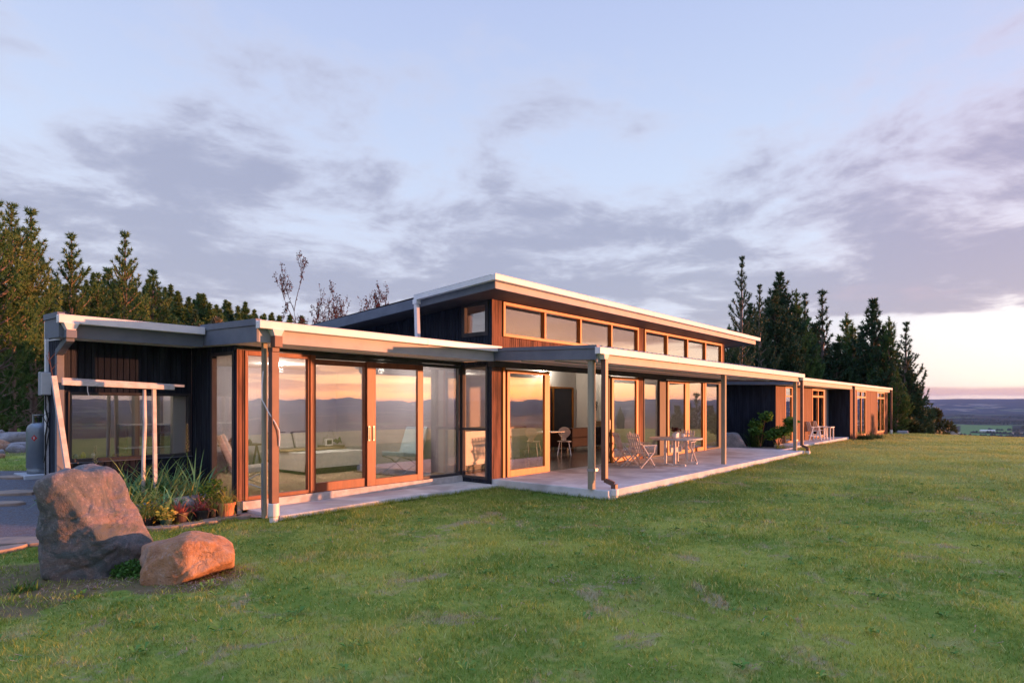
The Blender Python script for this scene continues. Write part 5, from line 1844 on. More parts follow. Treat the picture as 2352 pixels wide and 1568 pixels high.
# ------------------------------------------------------------------ trees
def pine_data(H, seed, crown0=0.15, rad=0.24, whorl=0.42, per=5, tuft=0.26, droop=0.0, tufts_per_m=7.0, ntri=8, wtri=0.035, side=2.6, dead=0):
    r_ = random.Random(seed)
    V, rn = [], []
    tk = MB()
    lean = Vector((r_.uniform(-.02, .02), r_.uniform(-.02, .02), 1))
    def axis(z):
        return Vector((lean.x * z, lean.y * z, z))
    tk.tube([axis(H * f) for f in (0, .25, .5, .75, .97)], [H * .018, H * .0145, H * .011, H * .007, H * .002], 7)

    def tuftat(p, d, s):
        for _ in range(ntri):
            q_ = Vector((r_.gauss(0, .5), r_.gauss(0, .5), r_.gauss(0, .5))) + d * .75
            q_.normalize()
            L = s * r_.uniform(.55, 1.05)
            sd = q_.cross(Vector((r_.gauss(0, 1), r_.gauss(0, 1), r_.gauss(0, 1)))).normalized() * wtri * r_.uniform(.6, 1.3) * .5
            V.extend([tuple(p - sd), tuple(p + sd), tuple(p + q_ * L)])
            rn.append(min(1, max(0, base + r_.uniform(-.25, .25))))
    z = H * crown0
    while z < H * .985:
        f = (z - H * crown0) / (H * (1 - crown0))
        prof = (1 - f) ** .95 * min(1.0, .5 + f * 2.4)
        Lb = H * rad * prof
        nb = per + r_.choice((-1, 0, 0, 1))
        a0 = r_.uniform(0, 6.28)
        for k in range(nb):
            a = a0 + 2 * math.pi * k / nb + r_.uniform(-.3, .3)
            L = max(.22, Lb * r_.uniform(.60, 1.35))
            up = .25 + .75 * f + r_.uniform(-.12, .15) - droop * (1 - f)
            base = r_.uniform(.25, .75)
            p = axis(z)
            pts = [p]
            d = Vector((math.cos(a), math.sin(a), up)).normalized()
            ns_ = max(3, int(L / .3))
            for j in range(ns_):
                d = (d + Vector((0, 0, (.10 + .22 * j / ns_)))).normalized()
                p = p + d * (L / ns_)
                pts.append(p)
            if L > .5:
                tk.tube(pts, [max(.006, H * .0035 * (1 - i / len(pts)) + .004) for i in range(len(pts))], 4, cap=False)
            def brush(path, t0, dens):
                Lp = sum((path[i + 1] - path[i]).length for i in range(len(path) - 1))
                m_ = max(2, int(Lp * (1 - t0) * dens))
                for j in range(m_):
                    x = min(.999, t0 + (1 - t0) * (j + r_.random()) / m_) * (len(path) - 1)
                    i0 = min(int(x), len(path) - 2)
                    tuftat(path[i0].lerp(path[i0 + 1], x - i0), (path[i0 + 1] - path[i0]).normalized(), tuft * r_.uniform(.75, 1.1))
                tuftat(path[-1], (path[-1] - path[-2]).normalized(), tuft)
            brush(pts, .30 if L > .7 else .05, tufts_per_m)
            for j in range(int(L * side * (1.15 - .7 * f))):
                x = r_.uniform(.25, .95) * (len(pts) - 1)
                i0 = min(int(x), len(pts) - 2)
                q0 = pts[i0].lerp(pts[i0 + 1], x - i0)
                dd = (pts[i0 + 1] - pts[i0]).normalized()
                sd_ = dd.cross(Vector((0, 0, 1))).normalized() * r_.choice((-1, 1))
                dd = (dd * .6 + sd_ * r_.uniform(.3, .9) + Vector((0, 0, r_.uniform(.1, .5)))).normalized()
                l2 = L * r_.uniform(.18, .42)
                q1 = q0 + dd * l2 * .5
                dd = (dd + Vector((0, 0, .55))).normalized()
                brush([q0, q1, q1 + dd * l2 * .5], .1, tufts_per_m)
        z += whorl * r_.uniform(.75, 1.2) * (1.1 - .3 * f)
    base = .5
    zz = H * .9
    while zz < H * 1.0:
        tuftat(axis(zz), Vector((0, 0, 1)), tuft * .8)
        zz += .07
    for k in range(dead):
        z = H * r_.uniform(.10, crown0 + .03)
        a = r_.uniform(0, 6.28)
        L = r_.uniform(.5, 1.5)
        p0 = axis(z)
        p1 = p0 + Vector((math.cos(a) * L * .6, math.sin(a) * L * .6, L * .1))
        p2 = p0 + Vector((math.cos(a) * L, math.sin(a) * L, L * .5))
        tk.tube([p0, p1, p2], [.018, .01, .004], 4, cap=False)
        for _ in range(3):
            q_ = p1.lerp(p2, r_.random())
            tk.tube([q_, q_ + Vector((r_.gauss(0, .2), r_.gauss(0, .2), r_.uniform(.05, .3)))], [.006, .002], 3, cap=False)
    me_t = tk.mesh('trunk', BARK)
    return V, rn, me_t


def pine_proto(H, seed, m, **kw):
    V, rn, mt = pine_data(H, seed, **kw)
    mc = fastmesh('crown', V, 3, m, rn)
    return (H, mt, mc)


def put_tree(proto, name, label, x, y, H, rz, group, cat='pine tree', wide=1.0, z=None):
    z = gh(x, y) - 0.1 if z is None else z
    t_ = thing(name, label, cat, (x, y, z), rz, group)
    s = H / proto[0]
    t_.scale = (s * wide, s * wide, s)
    link('trunk', proto[1], t_)
    link('crown', proto[2], t_)
    return t_


# young radiata pines behind the far wing
PR = [pine_proto(10, 101, PINED, crown0=.05, rad=.24, whorl=.56, per=5, tuft=.23, tufts_per_m=11, ntri=10, wtri=.05, side=2.8),
      pine_proto(10, 102, PINED, crown0=.04, rad=.34, whorl=.42, per=7, tuft=.26, tufts_per_m=9, ntri=10, wtri=.06, side=4.0),
      pine_proto(10, 103, PINEF, crown0=.04, rad=.30, whorl=.46, per=6, tuft=.25, tufts_per_m=10, ntri=10, wtri=.055, side=3.4)]
right = [(1700, 592, 38, 0, .80, 'slender spire pine, tallest and leftmost behind the far wing'),
         (1745, 655, 41, 0, .9, 'narrow dark pine close right of the tallest spire'),
         (1778, 668, 43, 1, 1.1, 'dense round shouldered pine between two spires behind the patio wall'),
         (1797, 628, 45, 1, 1.05, 'broad dense pine with a bushy pointed top, biggest of the right group'),
         (1830, 664, 44, 2, 1.0, 'bronze tinted pine on the right shoulder of the biggest one'),
         (1852, 676, 48, 0, .85, 'thin topped pine right of the bronze tinted one'),
         (1893, 670, 50, 0, .9, 'pine with open finger like top at the middle of the right group'),
         (1935, 722, 51, 2, 1.05, 'lower knobbly topped pine right of the open topped one'),
         (1965, 742, 47, 2, 1.1, 'short bushy pine filling the gap before the last tall one'),
         (2000, 690, 45, 1, .95, 'tall leaning topped pine behind the end of the far wing'),
         (2035, 730, 44, 2, .85, 'slim pine right of the tall one behind the wing end'),
         (2076, 742, 42, 0, 1.05, 'rightmost pine with open upswept branches against the bright sky'),
         (1680, 745, 46, 2, 1.1, 'low pine seen just right of the upper roof end'),
         (2060, 850, 39, 2, 1.3, 'bushy low pine at the corner of the far wing'),
         (2090, 822, 42, 1, 1.05, 'bushy low pine reaching farthest right, over the far wing corner'),
         (2018, 775, 47, 1, 1.35, 'full low pine filling in under the tall leaning topped one'),
         (1975, 790, 49, 2, 1.5, 'wide low pine behind the middle of the far roof'),
         (1872, 745, 52, 1, 1.4, 'wide low pine between the thin topped and the open topped ones'),
         (1822, 720, 50, 2, 1.3, 'thick pine tucked behind the bronze tinted one'),
         (1722, 700, 44, 1, 1.15, 'thick low pine between the two left spires'),
         (1915, 790, 46, 1, 1.4, 'low spreading pine behind the patio roof'),
         (1760, 760, 45, 1, 1.3, 'low broad pine at the foot of the biggest one')]
for i, (u, v, d, k, wd, l) in enumerate(right):
    x, y = bearing(u, d)
    put_tree(PR[k], 'pine_tree', l, x, y, rise(v, d) - gh(x, y) + .1, i * 1.7, 'pines behind the far wing', wide=wd)

# near pines at the left
PL = [pine_proto(8, 201, PINEW, crown0=.34, rad=.30, whorl=.38, per=6, tuft=.19, tufts_per_m=14, ntri=11, wtri=.034, side=4.6, dead=26),
      pine_proto(8, 202, PINEF, crown0=.08, rad=.30, whorl=.44, per=6, tuft=.19, tufts_per_m=13, ntri=11, wtri=.036, side=4.2, dead=6),
      pine_proto(8, 203, PINEW, crown0=.04, rad=.36, whorl=.42, per=6, tuft=.21, tufts_per_m=11, ntri=11, wtri=.038, side=4.2)]
left = [(30, 476, 21, 0, .85, 'nearest pine at the left edge with a bare lower trunk and bronze needles'),
        (78, 483, 23.5, 1, .9, 'twin topped dark pine just right of the bare trunked one'),
        (-12, 462, 19.5, 1, .9, 'pine cut by the left edge of the picture'),
        (163, 537, 26, 1, .95, 'second spire pine from the left with stubby upright shoots'),
        (292, 535, 29, 1, .85, 'pine with the finger like top in the middle of the left group'),
        (245, 615, 30, 2, 1.0, 'lower bronze pine between two spires of the left group'),
        (225, 628, 27, 1, .9, 'small dark topped pine in front of the lower bronze one'),
        (345, 622, 34, 2, 1.0, 'bronze pine on the right shoulder of the left group'),
        (120, 640, 30, 2, 1.25, 'broad bronze pine filling the gap behind the gas cylinder'),
        (60, 620, 27, 2, 1.3, 'shaded broad pine behind the bare trunk'),
        (200, 660, 34, 1, 1.4, 'wide dark pine behind the studio roof'),
        (310, 680, 36, 2, 1.3, 'wide bronze pine above the valley gutter')]
for i, (u, v, d, k, wd, l) in enumerate(left):
    x, y = bearing(u, d)
    put_tree(PL[k], 'pine_tree', l, x, y, rise(v, d) - gh(x, y) + .1, 0.6 + i * 2.1, 'pines on the left beside the drive', wide=wd)

# planted forest on the hill
PF = [pine_proto(9, 301, PINEF, crown0=.03, rad=.21, whorl=.55, per=6, tuft=.50, tufts_per_m=5, ntri=11, wtri=.13),
      pine_proto(9, 302, PINEW, crown0=.03, rad=.24, whorl=.55, per=6, tuft=.52, tufts_per_m=5, ntri=11, wtri=.14),
      pine_proto(9, 303, PINED, crown0=.03, rad=.18, whorl=.55, per=5, tuft=.48, tufts_per_m=4.5, ntri=9, wtri=.11)]
rf = random.Random(9)
cnt = 0
for (u0, u1, d, step, hmin, hmax) in ((-60, 720, 46, 42, 6.0, 8.0), (-60, 740, 58, 36, 6.5, 8.5), (60, 760, 74, 30, 7, 9), (150, 780, 92, 26, 7, 9), (200, 800, 112, 22, 7, 9.5), (240, 820, 128, 21, 7, 9.5)):
    u = u0
    while u < u1:
        dd = d * rf.uniform(.93, 1.07)
        x, y = bearing(u + rf.uniform(-8, 8), dd)
        hh = rf.uniform(hmin, hmax)
        put_tree(PF[rf.choice((0, 1, 1, 2, 0))], 'forest_pine', 'young pine in the planted forest covering the hill on the left', x, y, hh, rf.uniform(0, 6), 'pines of the hillside forest', wide=rf.uniform(1.0, 1.45))
        cnt += 1
        u += step * rf.uniform(.8, 1.2)
print('forest', cnt)

# sparse trees with the last dark red leaves behind the bedroom roof
def sparse_tree(label, x, y, H, seed):
    r_ = random.Random(seed)
    t_ = thing('sparse_tree', label, 'autumn tree', (x, y, gh(x, y) - .1), 0, 'thin autumn trees behind the bedroom roof')
    mb = MB()
    V, rn = [], []

    def grow(p, d, L, rad, lvl):
        pts = [p]
        n = 5
        for k in range(n):
            d = (d + Vector((r_.gauss(0, .09), r_.gauss(0, .09), .04 + .03 * lvl))).normalized()
            p = p + d * L / n
            pts.append(p)
        mb.tube(pts, [rad * (1 - .8 * i / n) + .002 for i in range(n + 1)], 4, cap=False)
        if lvl < 3:
            for k in range((9, 6, 3)[lvl]):
                f = r_.uniform(.25, .98)
                i0 = min(int(f * n), n - 1)
                q_ = pts[i0].lerp(pts[i0 + 1], f * n - i0)
                a = r_.uniform(0, 6.28)
                dd = (d * .9 + Vector((math.cos(a), math.sin(a), .3)) * .38).normalized()
                grow(q_, dd, L * r_.uniform(.22, .42), rad * .45, lvl + 1)
        if lvl >= 1:
            for k in range(9 if lvl < 3 else 7):
                f = r_.uniform(.2, 1)
                i0 = min(int(f * n), n - 1)
                q_ = pts[i0].lerp(pts[i0 + 1], f * n - i0) + Vector((r_.gauss(0, .03), r_.gauss(0, .03), r_.gauss(0, .03)))
                a = Vector((r_.gauss(0, 1), r_.gauss(0, 1), r_.gauss(-.3, 1))).normalized()
                s = a.cross(Vector((r_.gauss(0, 1), r_.gauss(0, 1), 1))).normalized()
                l_ = r_.uniform(.045, .09)
                V.extend([tuple(q_), tuple(q_ + a * l_ * .5 + s * l_ * .35), tuple(q_ + a * l_), tuple(q_ + a * l_ * .5 - s * l_ * .35)])
                rn.append(r_.random())
    grow(Vector((0, 0, 0)), Vector((r_.gauss(0, .04), r_.gauss(0, .04), 1)), H * .93, .035, 0)
    for k in range(13):
        a = k * 1.6
        grow(Vector((0, 0, H * r_.uniform(.15, .5))), Vector((math.cos(a) * .32, math.sin(a) * .32, 1)).normalized(), H * r_.uniform(.35, .5), .016, 1)
    mb.build('trunk', TWIG, t_)
    link('crown', fastmesh('crown', V, 4, REDL, rn), t_)


for i, (u, v, d, l) in enumerate(((730, 603, 26, 'tallest and thinnest'), (783, 632, 27, 'second tallest, fuller'), (815, 655, 28, 'right of the fullest, medium'), (868, 668, 27, 'rightmost, near the upper roof'), (655, 690, 26, 'leftmost and lowest, by the forest edge'), (752, 650, 29, 'between the two tallest, mostly twigs'))):
    x, y = bearing(u, d)
    sparse_tree('nearly bare autumn tree with dark red leaves, ' + l, x, y, (rise(v, d) - gh(x, y)) * .84, 50 + i)

# bushy trees on the slope right of the house
def bushy(name, label, x, y, H, W, seed, m, z=None, cat='tree', group=None, n=2600, size=.3, cone=.6):
    r_ = random.Random(seed)
    z = gh(x, y) - .2 if z is None else z
    t_ = thing(name, label, cat, (x, y, z), 0, group)
    mb = MB()
    mb.tube([(0, 0, 0), (0, 0, H * .5), (0, 0, H * .95)], [H * .02, H * .014, .01], 7)
    V, rn = [], []
    lobes = []
    for k in range(26):
        f = r_.random() ** .9
        rad_ = W * (1 - f) ** cone * r_.uniform(.35, .8)
        a = r_.uniform(0, 6.28)
        lobes.append((Vector((rad_ * math.cos(a), rad_ * math.sin(a), H * (.08 + .86 * f))), W * r_.uniform(.22, .42) * (1.15 - f * .75), r_.uniform(.1, .9)))
        mb.tube([(0, 0, H * (.08 + .7 * f)), tuple(lobes[-1][0])], [.04, .015], 4, cap=False)
    for _ in range(n):
        c, s, b_ = r_.choice(lobes)
        d = Vector((r_.gauss(0, 1), r_.gauss(0, 1), r_.gauss(0, 1))).normalized()
        p = c + d * s * (r_.random() ** .4)
        q_ = (d + Vector((r_.gauss(0, .5), r_.gauss(0, .5), .3))).normalized()
        sd = q_.cross(Vector((r_.gauss(0, 1), r_.gauss(0, 1), r_.gauss(0, 1)))).normalized()
        L = size * r_.uniform(.5, 1.1)
        V.extend([tuple(p - sd * L * .22), tuple(p + sd * L * .22), tuple(p + q_ * L)])
        rn.append(min(1, max(0, b_ + r_.uniform(-.2, .2))))
    mb.build('trunk', BARK, t_)
    link('crown', fastmesh('crown', V, 3, m, rn), t_)
    return t_


for i, (u, v, d, W, l) in enumerate(((2080, 918, 44, 2.2, 'dark bushy tree under the rightmost pine at the lawn edge'), (2112, 950, 48, 2.4, 'wide olive bush on the slope, second from the pines'), (2143, 924, 52, 2.1, 'pointed dark tree standing above the other bushes on the slope'), (2176, 968, 54, 2.4, 'rounded olive tree right of the pointed one'), (2180, 958, 60, 1.4, 'narrow dark treetop behind the rounded olive tree'), (2207, 976, 57, 1.8, 'small pointed tree near the right end of the slope row'), (2226, 988, 58, 1.3, 'last and lowest bush of the slope row'), (2150, 985, 47, 2.2, 'low olive bush in front of the pointed tree'), (2055, 960, 41, 1.6, 'dark low bush beside the far wing corner'))):
    x, y = bearing(u, d)
    bushy('bushy_tree', l, x, y, rise(v, d) - gh(x, y) + .2, W * 1.75, 70 + i, BUSHF if i % 3 else PINED, group='bushy trees on the slope', n=14000, size=.36, cone=.45)

# grey green bushes at the edge of the forest above the studio roof
for i, (u, v, d) in enumerate(((500, 722, 36), (545, 735, 34), (455, 735, 35), (590, 728, 38), (640, 738, 36))):
    x, y = bearing(u, d)
    bushy('forest_edge_bush', 'pale sage bush above the studio roof, number counted by its place left to right: ' + ['third', 'fourth', 'first'][i] if False else ['pale sage bush in the middle above the studio roof', 'pale sage bush above the valley between the two roofs', 'pale sage bush farthest left above the studio roof', 'pale sage bush behind the bedroom roof corner', 'pale sage bush farthest right under the thin trees'][i], x, y, rise(v, d) - gh(x, y) + .2, 1.6, 90 + i, MATS.get('sage') or leafmat('sage', [(0, (.09, .09, .05)), (.6, (.19, .16, .09)), (1, (.30, .24, .15))]), cat='bush', group='sage bushes at the forest edge', n=4500, size=.22)

# pines down the slope on the sunset side (seen mirrored in the glass)
for i, (u, v, d, k, wd) in enumerate(((1605, 905, 60, 0, .9), (1560, 935, 58, 1, 1.0), (1585, 928, 63, 2, 1.0), (1628, 935, 60, 1, 1.0), (1645, 940, 62, 2, 1.1), (1540, 955, 60, 2, 1.0), (1425, 957, 46, 1, .9))):
    x, y = bearing(u, d)
    y = -y
    put_tree(PR[k], 'pine_tree', 'dark pine below the lawn on the sunset side, mirrored in the veranda glass', x, y, max(2.0, rise(v, d) - gh(x, y) + .1), i * 1.3, 'pines on the sunset side', wide=wd)

# shelter belts and copses on the plain
rb2 = random.Random(12)
mb = MB()
for _ in range(150):
    r0 = math.exp(rb2.uniform(math.log(3300), math.log(13000)))
    a0 = R(rb2.uniform(-6, 13))
    x0, y0 = CAM[0] + r0 * math.cos(a0), CAM[1] + r0 * math.sin(a0)
    th = rb2.uniform(0, math.pi)
    if 3700 < x0 < 7000 and .018 < y0 / x0 < .076:
        continue
    n_ = rb2.randint(8, 42)
    sp_ = rb2.uniform(16, 26)
    for k in range(n_):
        x = x0 + math.cos(th) * k * sp_ + rb2.gauss(0, 5)
        y = y0 + math.sin(th) * k * sp_ + rb2.gauss(0, 5)
        h_, w_ = rb2.uniform(9, 22), rb2.uniform(8, 15)
        z = gh(x, y) - 1
        b0 = len(mb.v)
        for j in range(5):
            a = j * 1.2566
            mb.v.append((x + w_ * math.cos(a), y + w_ * math.sin(a), z))
        for j in range(5):
            a = j * 1.2566 + .3
            mb.v.append((x + w_ * .7 * math.cos(a), y + w_ * .7 * math.sin(a), z + h_ * rb2.uniform(.55, .8)))
        mb.v.append((x, y, z + h_))
        for j in range(5):
            j2 = (j + 1) % 5
            mb.f.append((b0 + j, b0 + j2, b0 + 5 + j2, b0 + 5 + j))
            mb.f.append((b0 + 5 + j, b0 + 5 + j2, b0 + 10))
fw_ = mb.build('far_woodland', mat('far_tree_green', (0.020, 0.034, 0.020), (0.035, 0.05, 0.028), 0.95, 0.05))
tag(fw_, 'shelter belts and copses scattered over the distant plain', 'woodland')
fw_['kind'] = 'stuff'

# distant buildings
fb = thing('farm_shed', 'long white farm shed on the plain at the right edge', 'shed', bearing(2268, 4400) + (gh(*bearing(2268, 4400)),), R(-60))
B().box(-45, 45, -9, 9, 0, 9).build('wall', WPL, fb)
mb = MB()
mb.prism8([(-47, -11, 9.1), (47, -11, 9.1), (47, 11, 9.1), (-47, 11, 9.1), (-47, -.5, 14), (47, -.5, 14), (47, .5, 14), (-47, .5, 14)])
mb.build('roof', WPL, fb)
x, y = bearing(2172, 52)
hut = thing('garden_hut', 'small hut roof with pale glazing peeping over the lawn edge', 'hut', (x, y, -3.6), R(25))
B().box(-1.2, 1.2, -.9, .9, -3, 2.2).build('wall', DARKTIM, hut)
mb = MB()
mb.prism8([(-1.4, -1.1, 2.2), (1.4, -1.1, 2.2), (1.4, 1.1, 2.2), (-1.4, 1.1, 2.2), (-1.4, -.05, 2.95), (1.4, -.05, 2.95), (1.4, .05, 2.95), (-1.4, .05, 2.95)])
mb.build('roof', GALV, hut)


# ------------------------------------------------------------------ grass blades (stuff)
def blade_material():
    m = bpy.data.materials.new('grass_blades')
    m.use_nodes = True
    t = NT(m.node_tree)
    b = t.n['Principled BSDF']
    ge = t.node('ShaderNodeNewGeometry').outputs['Position']
    at = t.node('ShaderNodeAttribute', attribute_name='rnd').outputs['Fac']
    c = lawn_color(t, ge)
    c = t.mix(t.maprange(at, 0.0, 0.35, 0.65, 0.0, False), c, (0.055, 0.14, 0.025))
    c = t.mix(t.maprange(at, 0.80, 1.0, 0.0, 0.9, False), c, (0.66, 0.66, 0.26))
    t.put(b.inputs['Base Color'], c)
    b.inputs['Roughness'].default_value = 0.6
    b.inputs['Specular IOR Level'].default_value = 0.2
    tl = t.node('ShaderNodeBsdfTranslucent')
    t.put(tl.inputs[0], c)
    mx = t.node('ShaderNodeMixShader')
    mx.inputs[0].default_value = 0.3
    t.l.new(b.outputs[0], mx.inputs[1])
    t.l.new(tl.outputs[0], mx.inputs[2])
    t.l.new(mx.outputs[0], t.n['Material Output'].inputs[0])
    return m


def inpoly(px_, py_, poly):
    inside = np.zeros(len(px_), bool)
    n = len(poly)
    j = n - 1
    for i in range(n):
        xi, yi = poly[i]
        xj, yj = poly[j]
        c = ((yi > py_) != (yj > py_)) & (px_ < (xj - xi) * (py_ - yi) / (yj - yi + 1e-12) + xi)
        inside ^= c
        j = i
    return inside


def grass():
    rs = np.random.default_rng(5)
    bands = [(1.6, 5, 4600, .036, .0060), (5, 8, 2700, .038, .0085), (8, 13, 1350, .042, .012), (13, 22, 620, .045, .014), (22, 46, 230, .05, .024)]
    allv, allr = [], []
    excl = [drive_poly, bed_poly, [(-4.62, -0.10), (0.06, -0.20), (0.06, 0.9), (-4.66, .9)], [(-4.98, 0.62), (-4.70, 0.24), (-4.5, -.1), (-4.5, .9), (-4.98, .9)],
            [(-0.02, -2.70), (12.36, -2.62), (12.4, 9), (-0.02, 9)], [(12.3, -2.0), (14.98, -1.66), (23.4, -1.64), (23.4, -1.70), (33.3, -1.72), (33.3, 6), (12.3, 6)], [(-5, .8), (0.1, .8), (0.1, 9), (-5.8, 9)], [(-6.7, 2.3), (-4, 2.3), (-4, 7), (-6.0, 7), (-6.0, 3.4), (-6.7, 3.2)]]
    for (d0, d1, den, h, w_) in bands:
        area = 0.5 * (d1 ** 2 - d0 ** 2) * 2 * 1.12
        n = int(area * den)
        d = np.sqrt(rs.uniform(d0 ** 2, d1 ** 2, n))
        a = rs.uniform(-1.12, 1.12, n)
        x = CAM[0] + d * (FW[0] + a * RT[0])
        y = CAM[1] + d * (FW[1] + a * RT[1])
        keep = np.ones(n, bool)
        for p in excl:
            keep &= ~inpoly(x, y, p)
        soil = np.hypot(x + 7.6, y + 1.3) < .8 + .35 * np.sin(x * 7 + y * 5)
        keep &= ~(soil & (rs.random(n) < .82))
        keep &= ~((y > 7) & (x < 0) & (rs.random(n) < .6))
        # thin, uneven sward
        pat = np.sin(x * 1.9 + 1.3 * np.sin(y * 1.1)) * np.sin(y * 2.3 + 1.1 * np.sin(x * .9))
        pat2 = np.sin(x * 6.1 + 2 * np.sin(y * 3.7)) * np.sin(y * 5.3 + 2 * np.sin(x * 4.1))
        keep &= rs.random(n) < (.78 + .15 * pat + .14 * pat2)
        x, y = x[keep], y[keep]
        pat, pat2 = pat[keep], pat2[keep]
        n = len(x)
        z = ground_h(x, y) - .004
        hh = h * rs.uniform(.45, 1.35, n) * (1 + .28 * pat + .22 * pat2)
        ww = w_ * rs.uniform(.6, 1.4, n) * .5
        an = rs.uniform(0, 2 * np.pi, n)
        ln = rs.normal(0, .55, (n, 2)) * hh[:, None]
        cx_, sx_ = np.cos(an) * ww, np.sin(an) * ww
        v = np.empty((n, 3, 3), np.float32)
        v[:, 0] = np.column_stack([x - cx_, y - sx_, z])
        v[:, 1] = np.column_stack([x + cx_, y + sx_, z])
        v[:, 2] = np.column_stack([x + ln[:, 0], y + ln[:, 1], z + hh])
        allv.append(v.reshape(-1, 3))
        allr.append(rs.random(n))
    for (x0, y0, x1, y1, n) in ((0.0, -2.72, 12.3, -2.64, 5200), (-0.03, -2.7, -0.03, -0.2, 1500), (-4.6, -.12, -2.6, -.03, 1700), (-2.6, -.03, -.9, -.13, 1500), (-.9, -.13, -.02, -.21, 900), (-6.9, .60, -5.0, .42, 1500), (12.4, -2.0, 15, -1.72, 700), (15, -1.68, 23.3, -1.66, 2500)):
        f = rs.random(n)
        cl_ = .5 + .5 * np.sin(f * 37 + np.sin(f * 91) * 2)
        x = x0 + (x1 - x0) * f + rs.normal(0, .012, n)
        y = y0 + (y1 - y0) * f - np.abs(rs.normal(0, .035, n))
        z = ground_h(x, y) - .004
        hh = rs.uniform(.03, .075, n) * (.6 + .9 * cl_)
        an = rs.uniform(0, 2 * np.pi, n)
        ww = rs.uniform(.002, .0045, n)
        ln = rs.normal(0, .5, (n, 2)) * hh[:, None]
        v = np.empty((n, 3, 3), np.float32)
        v[:, 0] = np.column_stack([x - np.cos(an) * ww, y - np.sin(an) * ww, z])
        v[:, 1] = np.column_stack([x + np.cos(an) * ww, y + np.sin(an) * ww, z])
        v[:, 2] = np.column_stack([x + ln[:, 0], y + ln[:, 1], z + hh])
        allv.append(v.reshape(-1, 3))
        allr.append(rs.random(n))
    V = np.concatenate(allv)
    print('grass blades', len(V) // 3)
    o = link('grass', fastmesh('grass', V, 3, blade_material(), np.concatenate(allr)))
    tag(o, 'mown lawn grass with green, yellow and brown patches', 'grass')
    o['kind'] = 'stuff'


grass()

# broad leaved weeds and clover in the lawn
rw = random.Random(31)
V, rn = [], []
for _ in range(520):
    d_ = math.sqrt(rw.uniform(2.8 ** 2, 13 ** 2))
    a_ = rw.uniform(-.84, .84)
    x, y = CAM[0] + d_ * (FW[0] + a_ * RT[0]), CAM[1] + d_ * (FW[1] + a_ * RT[1])
    if y > -2.95 and x > -.2 or y > -.35:
        continue
    z = gh(x, y)
    for k in range(rw.randint(5, 12)):
        a = rw.uniform(0, 6.28)
        l_ = rw.uniform(.025, .07)
        w_ = l_ * rw.uniform(.12, .3)
        ox, oy = rw.gauss(0, .03), rw.gauss(0, .03)
        dx, dy = math.cos(a) * l_, math.sin(a) * l_
        sx, sy = -math.sin(a) * w_, math.cos(a) * w_
        zb, zt = z + .018, z + rw.uniform(.03, .06)
        V += [(x + ox, y + oy, zb), (x + ox + dx * .6 + sx, y + oy + dy * .6 + sy, zt), (x + ox + dx, y + oy + dy, zt - .005), (x + ox + dx * .6 - sx, y + oy + dy * .6 - sy, zt)]
        rn.append(rw.random())
o = link('lawn_weeds', fastmesh('lawn_weeds', V, 4, leafmat('weed_leaves', [(0, (.06, .17, .03)), (.6, (.12, .28, .05)), (1, (.30, .40, .08))]), rn))
tag(o, 'broad leaved weeds scattered through the mown lawn', 'weeds')
o['kind'] = 'stuff'

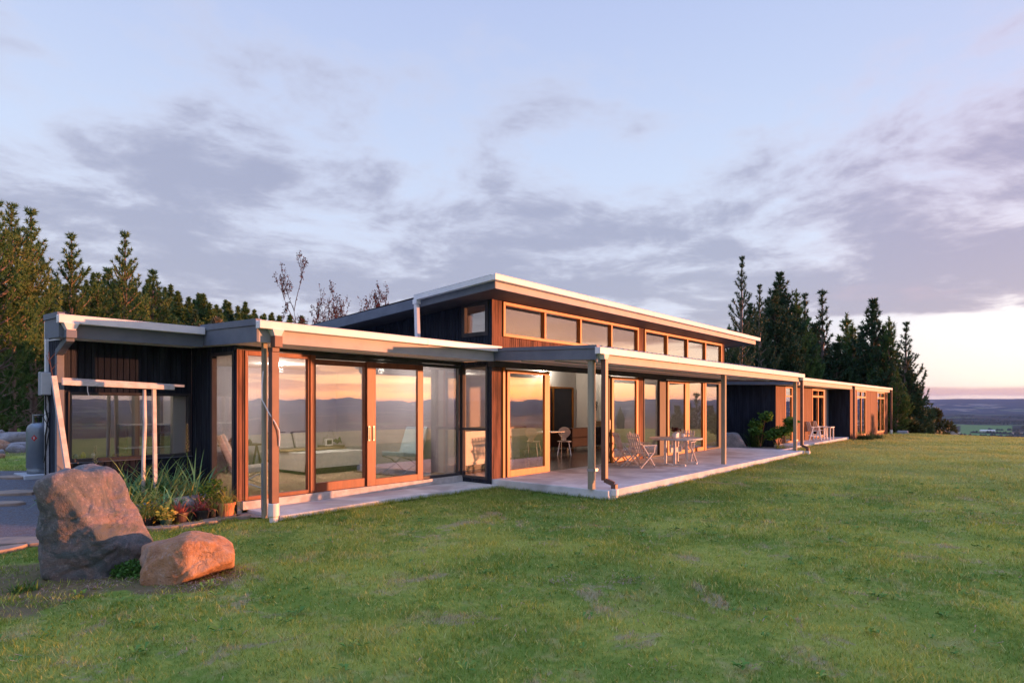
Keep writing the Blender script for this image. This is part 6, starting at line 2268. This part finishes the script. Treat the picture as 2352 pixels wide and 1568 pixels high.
# dead clippings and fallen leaves by the boulders are part of the lawn
rs2 = random.Random(77)
V, rn = [], []
for (cx_, cy_, r0, n) in ((-7.45, -1.75, .35, 260), (-6.7, -2.45, .35, 200), (-6.3, -2.3, .2, 80), (-4.6, -5.0, .2, 60), (-4.2, -5.4, .22, 80), (-1.8, -4.9, .25, 60), (-8.3, -1.5, .25, 90), (-3.5, -3.9, .18, 40), (1.5, -4.9, .2, 40)):
    for _ in range(n):
        x, y = cx_ + rs2.gauss(0, r0 * .6), cy_ + rs2.gauss(0, r0 * .45)
        z = gh(x, y) + rs2.uniform(.006, .03)
        a = rs2.uniform(0, 6.28)
        l_, w_ = rs2.uniform(.02, .06), rs2.uniform(.0015, .004)
        dx, dy = math.cos(a) * l_, math.sin(a) * l_
        sx, sy = -math.sin(a) * w_, math.cos(a) * w_
        V += [(x - sx, y - sy, z), (x + sx, y + sy, z), (x + dx + sx, y + dy + sy, z + .008), (x + dx - sx, y + dy - sy, z + .008)]
        rn.append(rs2.random())
for _ in range(9000):
    d_ = math.sqrt(rs2.uniform(2.7 ** 2, 15 ** 2))
    a_ = rs2.uniform(-.85, .85)
    x, y = CAM[0] + d_ * (FW[0] + a_ * RT[0]), CAM[1] + d_ * (FW[1] + a_ * RT[1])
    if y > -2.9 and x > -.2 or y > -.3:
        continue
    if math.sin(x * 2.3 + 2 * math.sin(y * 1.7)) * math.sin(y * 2.9 + math.sin(x * 3.1)) < rs2.uniform(-.3, .9):
        continue
    z = gh(x, y) + rs2.uniform(.015, .04)
    a = rs2.uniform(0, 6.28)
    l_, w_ = rs2.uniform(.015, .05), rs2.uniform(.001, .0022) * (1 + d_ * .12)
    dx, dy = math.cos(a) * l_, math.sin(a) * l_
    sx, sy = -math.sin(a) * w_, math.cos(a) * w_
    V += [(x - sx, y - sy, z), (x + sx, y + sy, z), (x + dx + sx, y + dy + sy, z + .012), (x + dx - sx, y + dy - sy, z + .012)]
    rn.append(rs2.random())
o = link('dead_grass', fastmesh('dead_grass', V, 4, leafmat('straw', [(0, (.20, .13, .10)), (1, (.42, .34, .27))]), rn))
tag(o, 'dry straw coloured clippings lying on the lawn and round the boulders', 'dead grass')
o['kind'] = 'stuff'

# ------------------------------------------------------------------ haze
mb = MB()
mb.box(-42000, 42000, -42000, 42000, -200, 440)
hz = mb.build('haze', bpy.data.materials.new('haze_air'))
hz['kind'] = 'stuff'
tag(hz, 'thin blue evening haze over the plain', 'haze')
hm = hz.data.materials[0]
hm.use_nodes = True
t = NT(hm.node_tree)
t.n.clear()
pv = t.node('ShaderNodeVolumePrincipled')
pv.inputs['Color'].default_value = (0.30, 0.50, 1.0, 1)
pv.inputs['Density'].default_value = 1.7e-5
pv.inputs['Anisotropy'].default_value = 0.0
oo = t.node('ShaderNodeOutputMaterial')
t.l.new(pv.outputs[0], oo.inputs['Volume'])
